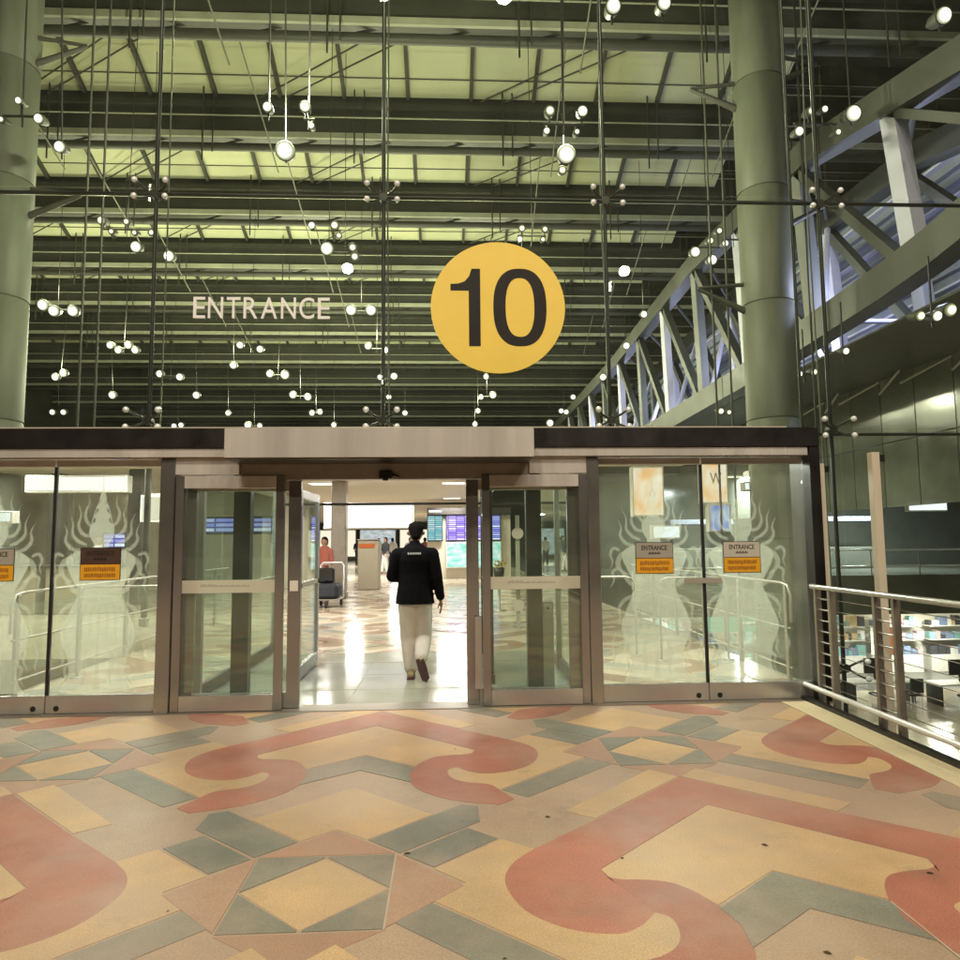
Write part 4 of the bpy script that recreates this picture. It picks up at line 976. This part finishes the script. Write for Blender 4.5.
b = MB(); b.cbox(3.9, 6.4, 18.5, 22, 3.3, 4.0, .02); tag(b.build('duct_box', M['dark']), 'dark ceiling bulkhead over the right adverts', 'bulkhead')
PROD = [mat('goods_' + n, c, .5, var=.1) for n, c in (('teal', (.22, .42, .42)), ('blue', (.20, .26, .40)), ('rose', (.5, .36, .38)), ('amber', (.5, .38, .2)), ('pale', (.72, .72, .70)), ('green', (.25, .36, .28)), ('dark', (.06, .06, .07)))]
# lower hall: lit shop, desks
sh = thing('lit_shop', 'brightly lit shop on the lower level beyond the railing', 'shop', (0, 0, 0))
b = MB(); b.box(5.5, 30, 31.2, 31.4, -4.5, -1.6); b.build('back_wall', M['white'], sh)
b = MB(); b.box(5.5, 30, 30.2, 31.2, -1.72, -1.6); b.build('lit_ceiling', M['litwarm'], sh)
for k in range(9):
    b = MB(); b.box(6 + k * 2.6, 8.2 + k * 2.6, 30.4, 30.9, -3.1, -3.06); b.box(6 + k * 2.6, 8.2 + k * 2.6, 30.4, 30.9, -2.5, -2.46); b.box(6 + k * 2.6, 8.2 + k * 2.6, 30.4, 31, -4.49, -3.75); b.build('shelf', M['white'], sh)
b = MB(); b.cbox(10.7, 12.7, 28.2, 28.3, -2.3, -1.62, .02); tag(b.build('shop_sign', M['shopteal']), 'teal lit shop sign low behind the outermost right panel', 'sign')
b = MB()
for k in range(9):
    for z in (-3.06, -2.46, -3.745):
        xx = 6.05 + k * 2.6
        while xx < 8.1 + k * 2.6:
            wd = random.uniform(.12, .4); b.box(xx, xx + wd * .9, 30.5, 30.8, z + .002, z + random.uniform(.18, .48), random.randrange(7)); xx += wd
stuff(b.build('shelf_goods', PROD, sh))
for i, (x, y) in enumerate(((15.8, 25.2), (18.6, 24.6), (13.2, 25.6))):
    d = thing('office_desk', ['pale desk with dark monitor, middle one of the lower hall', 'pale desk with dark monitor at the right photo edge', 'pale desk with dark monitor seen behind the railing posts'][i], 'desk', (x, y, -4.49), 'desks on the lower level')
    b = MB(); b.cbox(-1.2, 1.2, -.45, .45, .72, .77, .01); b.build('desk_top', M['white'], d)
    for sx in (-1.1, 1.1):
        b = MB(); b.cbox(sx - .03, sx + .03, -.4, .4, 0, .719, .006); b.build('leg', M['black'], d)
    b = MB(); b.cbox(-.45, .35, .05, .12, 1.0, 1.55, .01); b.tube((-.05, .1, .77), (-.05, .1, 1.05), .04); b.build('monitor', M['black'], d)
    for j in range(2):
        c = thing('office_chair', f"dark chair at the {['middle desk', 'desk at the photo edge', 'desk behind the railing posts'][i]}, {['left', 'right'][j]} one of two", 'chair', (x - .6 + 1.2 * j, y - 1.0, -4.49), 'chairs at the lower desks')
        b = MB(); b.cbox(-.25, .25, -.25, .25, .44, .52, .02); b.build('seat', M['black'], c)
        b = MB(); b.cbox(-.24, .24, -.30, -.24, .55, 1.05, .02); b.build('backrest', M['navy'], c)
        for ax, ay in ((-.2, -.2), (.2, -.2), (-.2, .2), (.2, .2)):
            b = MB(); b.tube((ax, ay, 0), (ax, ay, .44), .018, 6); b.build('leg', M['chrome'], c)
lightbox('orange_poster', 'orange lit panel above the lower desks', 'poster', 17.3, 18.3, -3.2, -2.2, 27.6, M['orangesign'])
for i, (x, y, lab) in enumerate(((17.2, 26.9, 'thin railing on the upper floor edge beyond the void'),)):
    r = thing('upper_railing', lab, 'railing', (0, 27.1, 0))
    for z in (.35, 1.0):
        b = MB(); b.tube((9, 0, z), (34, 0, z), .035, 6); b.build('rail', M['chrome'], r)
    for kx in range(13):
        b = MB(); b.tube((9 + kx * 2, 0, 0), (9 + kx * 2, 0, 1.0), .025, 6); b.build('baluster', M['steeld'], r)
lightbox('hanging_sign', 'small cool white lit sign over the far upper floor', 'sign', 19.0, 20.6, 2.6, 2.95, 27.5, M['litcool'])
for i, (x, wd, h) in enumerate(((12.6, 1.6, 2.2), (16.4, 1.3, 1.9), (19.6, 1.8, 2.3))):
    c = thing('market_kiosk', f"dark kiosk on the far upper floor, {['leftmost', 'middle', 'rightmost'][i]} of three", 'kiosk', (x, 33.4, 0), 'kiosks on the far upper floor')
    b = MB(); b.cbox(-wd, wd, 0, 1.2, 0, 1.05, .03); b.build('counter', M['wallpanel'], c)
    b = MB(); b.cbox(-wd - .1, wd + .1, -.1, 1.3, h, h + .25, .03); b.build('canopy', M['bluegrey'], c)
    for sx in (-wd, wd):
        b = MB(); b.cbox(sx - .06, sx + .06, .0, .12, 1.051, h - .001, .01); b.build('post', M['dark'], c)
b = MB(); b.box(7, 40, 37, 37.3, 0, 5.5); tag(b.build('store_wall', M['wallpanel']), 'grey-green store wall closing the far upper floor', 'wall')
# lower hall and shop lamps; last three added to brighten void and kiosks
for i, (x, y, z, e, col) in enumerate(((8.5, 29, -1.75, 330, (1, .97, .95)), (15, 29, -1.75, 420, (1, .95, .88)), (21, 29, -1.75, 330, (1, .93, .82)), (9, 20, -1.0, 320, (.92, .93, 1)), (13.5, 31.8, 4.4, 1100, (.95, .97, 1)), (20, 31.8, 4.4, 1100, (.95, .97, 1)))):
    t = thing('shop_light', ['flat ceiling light at the left end of the lit lower shop', 'flat ceiling light in the middle of the lit lower shop', 'flat ceiling light at the right end of the lit lower shop', 'flat light added over the void on the right to brighten it', 'flat light added to brighten the kiosks of the far upper floor, left one', 'flat light added to brighten the kiosks of the far upper floor, right one'][i], 'ceiling light', (x, y, z), 'lights of the lower shop')
    b = MB(); b.cbox(-.5, .5, -.25, .25, 0, .06, .01); b.build('frame', M['white'], t)
    b = MB(); b.box(-.45, .45, -.2, .2, -.006, -.001); b.build('diffuser', M['downl'], t)
    ld = bpy.data.lights.new('lamp', 'AREA'); ld.size = .9; ld.energy = e; ld.color = col
    lo = bpy.data.objects.new('lamp', ld); COL.objects.link(lo); lo.parent = t; lo.location = (0, 0, -.03)

# interior bridge railings
def inner_rail(x, y0, y1, label, hook):
    r = thing('steel_barrier', label, 'barrier', (x, y0, 0), 'steel barriers beside the inner bridge')
    L = y1 - y0
    b = MB(); b.path([(0, 0, .62), (0, 0, .90), (0, .06, 1.0), (0, .2, 1.02), (0, L, 1.02)], .016, 8); b.build('handrail', M['steeld'], r)
    for z in (.14, .55):
        b = MB(); b.tube((0, .02, z), (0, L, z), .012, 8); b.build('lower_rail', M['steeld'], r)
    for k in range(int(L / 1.2) + 1):
        b = MB(); b.cbox(-.02, .02, .1 + 1.2 * k - .03, .1 + 1.2 * k + .03, 0, 1.0, .004); b.build('baluster', M['steeld'], r)
    MB().box(-.005, .005, .15, L, .2, .9).build('glass_infill', M['glass'], r)
    return r
inner_rail(3.62, 7.2, 13.5, 'steel and glass barrier running inward behind the right glass panels', 1)
inner_rail(-4.35, 7.2, 14.0, 'steel and glass barrier running inward behind the left glass panels', 1)
for i, (x, x1, y, lab) in enumerate(((-4.2, -2.95, 8.2, 'low bent steel tube barrier behind the left brown notice'), (1.75, 2.45, 9.0, 'bent steel tube barrier behind the nearer right notice'), (2.65, 3.5, 8.6, 'bent steel tube barrier behind the outermost right notice'))):
    r = thing('tube_barrier', lab, 'barrier', (0, y, 0), 'bent tube barriers inside')
    b = MB(); b.path([(x, 0, 0), (x, 0, .92), (x + .04, 0, 1.0), (x + .12, 0, 1.02), (x1 - .12, 0, 1.02), (x1 - .04, 0, 1.0), (x1, 0, .92), (x1, 0, 0)], .015, 8); b.build('tube', M['steeld'], r)
    for q in (x, x1):
        b = MB(); b.lathe((q, 0, 0), [(.07, 0), (.07, .012), (.03, .02)], 14); b.build('foot_flange', M['steeld'], r)

# ================================================================== people
def capsule(bm, p0, p1, r0, r1, sx=1.0, sy=1.0):
    p0 = Vector(p0); p1 = Vector(p1); d = p1 - p0; L = d.length or 1e-4; d = d / L
    a = d.cross(Vector((0, 1, 0))); a = a.normalized() if a.length > .1 else Vector((1, 0, 0)); b = a.cross(d)
    rings = []; n = 14
    for k in range(4): t = PI / 2 * k / 4; rings.append((p0 - d * r0 * math.cos(t), r0 * math.sin(t) + 1e-4))
    for k in range(5): t = k / 4; rings.append((p0 + d * L * t, r0 + (r1 - r0) * t))
    for k in range(1, 5): t = PI / 2 * k / 4; rings.append((p1 + d * r1 * math.sin(t), r1 * math.cos(t) + 1e-4))
    V = [[bm.verts.new(c + r * (math.cos(2 * PI * k / n) * a * sx + math.sin(2 * PI * k / n) * b * sy)) for k in range(n)] for c, r in rings]
    for i in range(len(V) - 1):
        for k in range(n): bm.faces.new((V[i][k], V[i][(k + 1) % n], V[i + 1][(k + 1) % n], V[i + 1][k]))
    bm.faces.new(V[0][::-1]); bm.faces.new(V[-1])
def fuse(name, caps, m, parent, voxel=.011, smooth=6):
    bm = bmesh.new()
    for c in caps: capsule(bm, *c)
    bmesh.ops.recalc_face_normals(bm, faces=bm.faces[:])
    me = bpy.data.meshes.new('tmp'); bm.to_mesh(me); bm.free()
    o = bpy.data.objects.new('tmp', me); COL.objects.link(o)
    r = o.modifiers.new('r', 'REMESH'); r.mode = 'VOXEL'; r.voxel_size = voxel; r.use_smooth_shade = True
    s = o.modifiers.new('s', 'SMOOTH'); s.factor = .5; s.iterations = smooth
    dg = bpy.context.evaluated_depsgraph_get(); out = bpy.data.meshes.new_from_object(o.evaluated_get(dg))
    bpy.data.objects.remove(o); bpy.data.meshes.remove(me)
    out.name = name; out.materials.clear(); out.materials.append(m)
    return link(name, out, parent)

def walking_man():
    t = thing('person', 'man in black jacket and cream trousers walking away through the open door', 'person', (-.36, 7.82, 0))
    # joints, relative to the base between the feet
    HL, HR = (-.085, .0, .86), (.095, .0, .86)
    KL, KR = (-.075, .05, .44), (.095, .02, .43)
    AL, AR = (-.045, .0, .085), (.075, -.24, .235)
    SL, SR = (-.185, .0, 1.375), (.185, .0, 1.375)
    EL, ER = (-.255, .03, 1.10), (.245, -.02, 1.11)
    WL, WR = (-.10, .26, 1.10), (.285, .02, .86)
    caps = [((0, .02, .93), (0, 0, 1.10), .135, .13, 1.15, .8), ((0, 0, 1.10), (0, .01, 1.32), .13, .145, 1.2, .78), ((-.10, 0, 1.37), (.10, 0, 1.37), .07, .07), ((0, .01, 1.40), (0, .02, 1.50), .058, .054),
            ((0.01, .025, 1.585), (0.01, .03, 1.625), .080, .088, .92, 1.08), ((.01, .095, 1.545), (.01, .085, 1.56), .045, .05),
            (HL, KL, .085, .058), (KL, AL, .056, .038), (HR, KR, .085, .058), (KR, AR, .056, .038),
            (SL, EL, .05, .042), (EL, WL, .042, .028), (SR, ER, .05, .042), (ER, WR, .042, .028),
            ((.009, .118, 1.585), (.009, .135, 1.572), .012, .013), ((-.076, .03, 1.585), (-.080, .022, 1.60), .012, .016), ((.096, .03, 1.585), (.100, .022, 1.60), .012, .016),
            # right hand: palm, four fingers of different lengths and a thumb
            ((.288, .022, .845), (.292, .028, .79), .026, .030, .6, 1.1),
            ((.292, .048, .78), (.284, .052, .735), .0105, .009), ((.284, .052, .735), (.272, .046, .705), .009, .008),
            ((.294, .033, .775), (.288, .036, .725), .0105, .0095), ((.288, .036, .725), (.276, .030, .692), .009, .008),
            ((.294, .018, .775), (.290, .020, .728), .010, .009), ((.290, .020, .728), (.278, .016, .700), .009, .0075),
            ((.292, .005, .78), (.289, .005, .742), .0095, .0085), ((.289, .005, .742), (.279, .003, .718), .0085, .007),
            ((.280, .045, .82), (.262, .062, .785), .012, .010), ((.262, .062, .785), (.258, .064, .758), .010, .0085),
            # left hand in front of the chest
            ((-.095, .265, 1.10), (-.04, .285, 1.11), .026, .03, 1, .6), ((-.03, .29, 1.125), (.015, .29, 1.12), .010, .009), ((-.03, .29, 1.11), (.02, .288, 1.10), .010, .009), ((-.03, .288, 1.095), (.012, .286, 1.085), .010, .008), ((-.035, .286, 1.08), (.0, .284, 1.07), .009, .008), ((-.06, .28, 1.13), (-.03, .275, 1.16), .011, .009)]
    body = fuse('body', caps, M['skin'], t, .009, 3)
    # jacket: torso, both sleeves, collar, a little loose at the hem
    jk = [((0, .015, .93), (0, 0, 1.12), .178, .162, 1.13, .80), ((0, 0, 1.12), (0, 0, 1.30), .162, .178, 1.13, .78), ((0, .0, 1.30), (0, .0, 1.345), .172, .145, 1.15, .72), ((-.165, 0, 1.36), (.165, 0, 1.36), .078, .078), ((-.06, 0, 1.415), (.06, 0, 1.415), .068, .068), ((0, .005, 1.44), (0, .012, 1.47), .070, .066),
          ((-.19, 0, 1.355), (-.255, .02, 1.12), .082, .068), ((-.255, .025, 1.115), (-.12, .24, 1.10), .066, .052), ((-.15, .06, 1.22), (-.2, .06, 1.13), .09, .085),
          ((.19, 0, 1.355), (.245, -.015, 1.11), .082, .066), ((.245, -.015, 1.11), (.283, .015, .89), .064, .05),
          ((0, .01, 1.0), (0, .012, .70), .168, .205, 1.16, .86)]
    j = fuse('jacket', jk, M['jacket'], t, .010, 5)
    hb_ = bmesh.new(); hb_.from_mesh(j.data)
    r_ = bmesh.ops.bisect_plane(hb_, geom=hb_.verts[:] + hb_.edges[:] + hb_.faces[:], plane_co=(0, 0, .815), plane_no=(0, 0, 1), clear_inner=True)
    bmesh.ops.holes_fill(hb_, edges=[e for e in r_['geom_cut'] if isinstance(e, bmesh.types.BMEdge)])
    hb_.to_mesh(j.data); hb_.free()
    b = MB()
    tr = [((-.085, 0, .80), KL, .108, .092), (KL, (AL[0], AL[1], .12), .092, .078), ((.088, 0, .80), KR, .108, .092), (KR, (.078, -.205, .27), .092, .075), ((-.055, .01, .86), (.055, .01, .86), .115, .115, 1, .95), ((0, 0.0, .86), (0, 0, .80), .10, .08, 1.3, 1)]
    fuse('trousers', tr, M['trousers'], t, .010, 4)
    # hair: cap over the crown and nape, with a tuft at the back
    fuse('hair', [((.01, .022, 1.615), (.01, .03, 1.640), .084, .092, .95, 1.06), ((.01, -.022, 1.575), (.01, -.005, 1.63), .056, .074, 1.05, .8), ((.0, .03, 1.685), (.05, .02, 1.712), .045, .022), ((-.04, .0, 1.66), (-.05, .01, 1.69), .04, .02), ((.07, .0, 1.65), (.085, .01, 1.675), .03, .018)], M['hair'], t, .008, 2)
    # shoes
    sh_ = fuse('shoe', [((-.045, -.07, .045), (-.045, .03, .05), .042, .046, .95, .95), ((-.045, .03, .042), (-.045, .15, .032), .044, .034, 1.1, .8), ((-.045, -.05, .07), (-.045, -.03, .11), .042, .04)], M['shoe'], t, .008, 3)
    b = MB(); b.prism_xy([(-.085, -.11), (-.005, -.11), (0, .05), (-.005, .15), (-.045, .195), (-.085, .15), (-.092, .05)], 0, .018); b.build('sole', M['sole'], sh_)
    # lifted right shoe hangs toe down, its sole turned to the viewer
    s2 = fuse('shoe', [((.075, -.235, .225), (.095, -.225, .14), .042, .045, 1.0, .9), ((.095, -.225, .14), (.12, -.215, .06), .045, .033, 1.1, .75), ((.075, -.225, .225), (.078, -.21, .27), .042, .042)], M['sole'], t, .008, 3)
    b = MB(); b.prism_xz([(-.04, -.115), (.04, -.115), (.048, .0), (.042, .11), (.0, .145), (-.042, .11), (-.046, .0)], -.012, .006)
    so = b.build('sole', M['sole'], s2, (.094, -.272, .145)); so.rotation_euler = (math.radians(6), math.radians(180 - 18), 0)
    # lettering on the back: a small pale strip of marks too small to read
    b = MB()
    for k in range(9):
        xx = -.072 + k * .0165; b.box(xx, xx + .011, -.0015, .0015, 0, .022 - .004 * (k % 2))
    o = b.build('back_print', M['wletter'], j, (.0, -.1425, 1.362))
    return t
walking_man()

def bystander(x, y, rz, top, bottom, label, s=1.0):
    t = thing('person', label, 'person', (x, y, 0), None, rz); t.scale = (s, s, s)
    fuse('body', [((0, 0, .95), (0, 0, 1.35), .12, .15, 1.15, .75), ((0, 0, 1.42), (0, .01, 1.5), .055, .05), ((0, .01, 1.58), (0, .015, 1.62), .085, .09), ((-.09, 0, .88), (-.1, .02, .46), .085, .06), ((-.1, .02, .46), (-.1, -.02, .08), .055, .04), ((.09, 0, .88), (.11, .08, .46), .085, .06), ((.11, .08, .46), (.11, .12, .08), .055, .04), ((-.2, 0, 1.37), (-.27, .02, 1.1), .05, .042), ((-.27, .02, 1.1), (-.25, .14, .88), .04, .028), ((.2, 0, 1.37), (.27, .02, 1.1), .05, .042), ((.27, .02, 1.1), (.25, .14, .88), .04, .028), ((-.25, .15, .86), (-.245, .17, .78), .03, .022), ((.25, .15, .86), (.245, .17, .78), .03, .022), ((-.1, -.02, .05), (-.1, .14, .04), .045, .035), ((.11, .12, .05), (.11, .28, .04), .045, .035)], M['skin'], t, .016, 3)
    fuse('top', [((0, 0, .95), (0, 0, 1.34), .155, .175, 1.13, .76), ((-.16, 0, 1.37), (.16, 0, 1.37), .075, .075), ((-.2, 0, 1.36), (-.265, .02, 1.12), .075, .065), ((.2, 0, 1.36), (.265, .02, 1.12), .075, .065)], top, t, .016, 3)
    fuse('trousers', [((-.09, 0, .9), (-.1, .02, .46), .105, .08), ((-.1, .02, .46), (-.1, -.02, .14), .078, .065), ((.09, 0, .9), (.11, .08, .46), .105, .08), ((.11, .08, .46), (.11, .12, .14), .078, .065)], bottom, t, .016, 3)
    fuse('hair', [((0, -.01, 1.62), (0, 0, 1.65), .09, .09), ((0, -.05, 1.56), (0, -.04, 1.6), .06, .07)], M['hair'], t, .014, 2)
    return t
bystander(-3.02, 17.3, 2.6, M['redcloth'], M['navy'], 'person in red top standing behind the luggage trolley', .95)
bystander(-3.9, 40, .4, M['whitecloth'], M['whitecloth'], 'person in white, left of two far down the hall', 1.0)
bystander(-3.2, 41, -.3, M['whitecloth'], M['navy'], 'person in white top and dark trousers far down the hall', 1.0)
bystander(-5.6, 44, -.3, M['navy'], M['navy'], 'person in dark clothes far down the hall', 1.0)

for i, (x, y, rz, a, b_, lab) in enumerate(((-1.9, 36, 3.0, 'whitecloth', 'navy', 'person in white top walking this way far beyond the kiosk'), (-1.2, 38, .3, 'redcloth', 'navy', 'person in red top far beyond the kiosk'), (-2.9, 33, 2.2, 'navy', 'trousers', 'person in dark top and pale trousers far beyond the kiosk'), (-.9, 47, 1.2, 'whitecloth', 'trousers', 'person in pale clothes farthest down the hall'), (-8.2, 16.8, 3.0, 'whitecloth', 'navy', 'person in white behind the service counters left of the doors'))):
    bystander(x, y, rz, M[a], M[b_], lab)
b = MB(); b.box(-20, -4.7, 23.5, 23.8, 0, 3.19); tag(b.build('bright_back_wall', M['ceil']), 'pale wall added as bright backdrop behind the service counters left of the doors', 'wall')  # added pale wall, gives a bright ground behind the left panes
# luggage trolley with bags
lt = thing('luggage_trolley', 'luggage trolley loaded with dark bags left of the opening', 'trolley', (-2.78, 16.6, 0))
b = MB(); b.path([(-.28, .35, .18), (-.28, .42, .95), (-.22, .43, 1.02), (.22, .43, 1.02), (.28, .42, .95), (.28, .35, .18)], .02, 8); b.build('handle_frame', M['chrome'], lt)
b = MB(); b.cbox(-.28, .28, -.45, .36, .17, .20, .01); b.build('deck', M['steeld'], lt)
for x, y in ((-.24, .3), (.24, .3), (0, -.42)):
    b = MB(); b.tube((x - .025, y, .085), (x + .025, y, .085), .085, 14); b.build('wheel', M['rubber'], lt)
bag = thing('travel_bag', 'dark travel bag lying on the luggage trolley', 'bag', (-2.78, 16.55, .205))
b = MB(); b.cbox(-.27, .27, -.38, .30, 0, .34, .07); b.build('body', M['navy'], bag)
b = MB(); b.path([(-.1, -.05, .33), (-.1, -.05, .42), (.1, -.05, .42), (.1, -.05, .33)], .014, 6); b.build('handle', M['black'], bag)
bag = thing('suitcase', 'black suitcase standing on top of the trolley bag', 'suitcase', (-2.86, 16.66, .545))
b = MB(); b.cbox(-.2, .2, -.12, .14, 0, .36, .04); b.build('body', M['black'], bag)
b = MB(); b.path([(-.08, 0, .36), (-.08, 0, .44), (.08, 0, .44), (.08, 0, .36)], .012, 6); b.build('handle', M['steeld'], bag)

# ================================================================== canopy floodlights over the forecourt (unseen behind the camera; lower two added to light the doorway)
for i, (x, y, z, en) in enumerate(((-6.5, -7.5, 21.4, 1050), (-2.2, -9.5, 21.4, 1050), (2.2, -9.5, 21.4, 1050), (6.5, -7.5, 21.4, 1050), (-2.9, -6, 9.6, 330), (5.4, -6, 9.6, 330))):
    t = thing('canopy_floodlight', ['round canopy downlight, leftmost of four high behind the viewer', 'round canopy downlight, second from the left high behind the viewer', 'round canopy downlight, third from the left high behind the viewer', 'round canopy downlight, rightmost of four high behind the viewer', 'lower round floodlight added behind the viewer on the left', 'lower round floodlight added behind the viewer on the right'][i], 'floodlight', (x, y, z), 'downlights over the forecourt')
    b = MB(); b.tube((0, 0, .3), (0, 0, 1.4), .04, 7); b.build('drop_rod', M['girder'], t)
    b = MB(); b.lathe((0, 0, 0), [(.06, .40), (.2, .34), (.34, .06), (.36, 0), (.33, 0)], 24); b.build('housing', M['girder'], t)
    b = MB(); b.lathe((0, 0, 0), [(.33, .012), (.002, .012)], 24); b.build('lens', M['bulbo'], t)
    ld = bpy.data.lights.new('lamp', 'AREA'); ld.shape = 'DISK'; ld.size = .62; ld.energy = en; ld.color = (1, .86, .67)
    lo = bpy.data.objects.new('lamp', ld); COL.objects.link(lo); lo.parent = t; lo.location = (0, 0, -.01)
    if z > 20: t.rotation_euler.x = math.radians(28)
    else: t.rotation_euler.x = math.radians(48); t.scale = (.5, .5, .5)
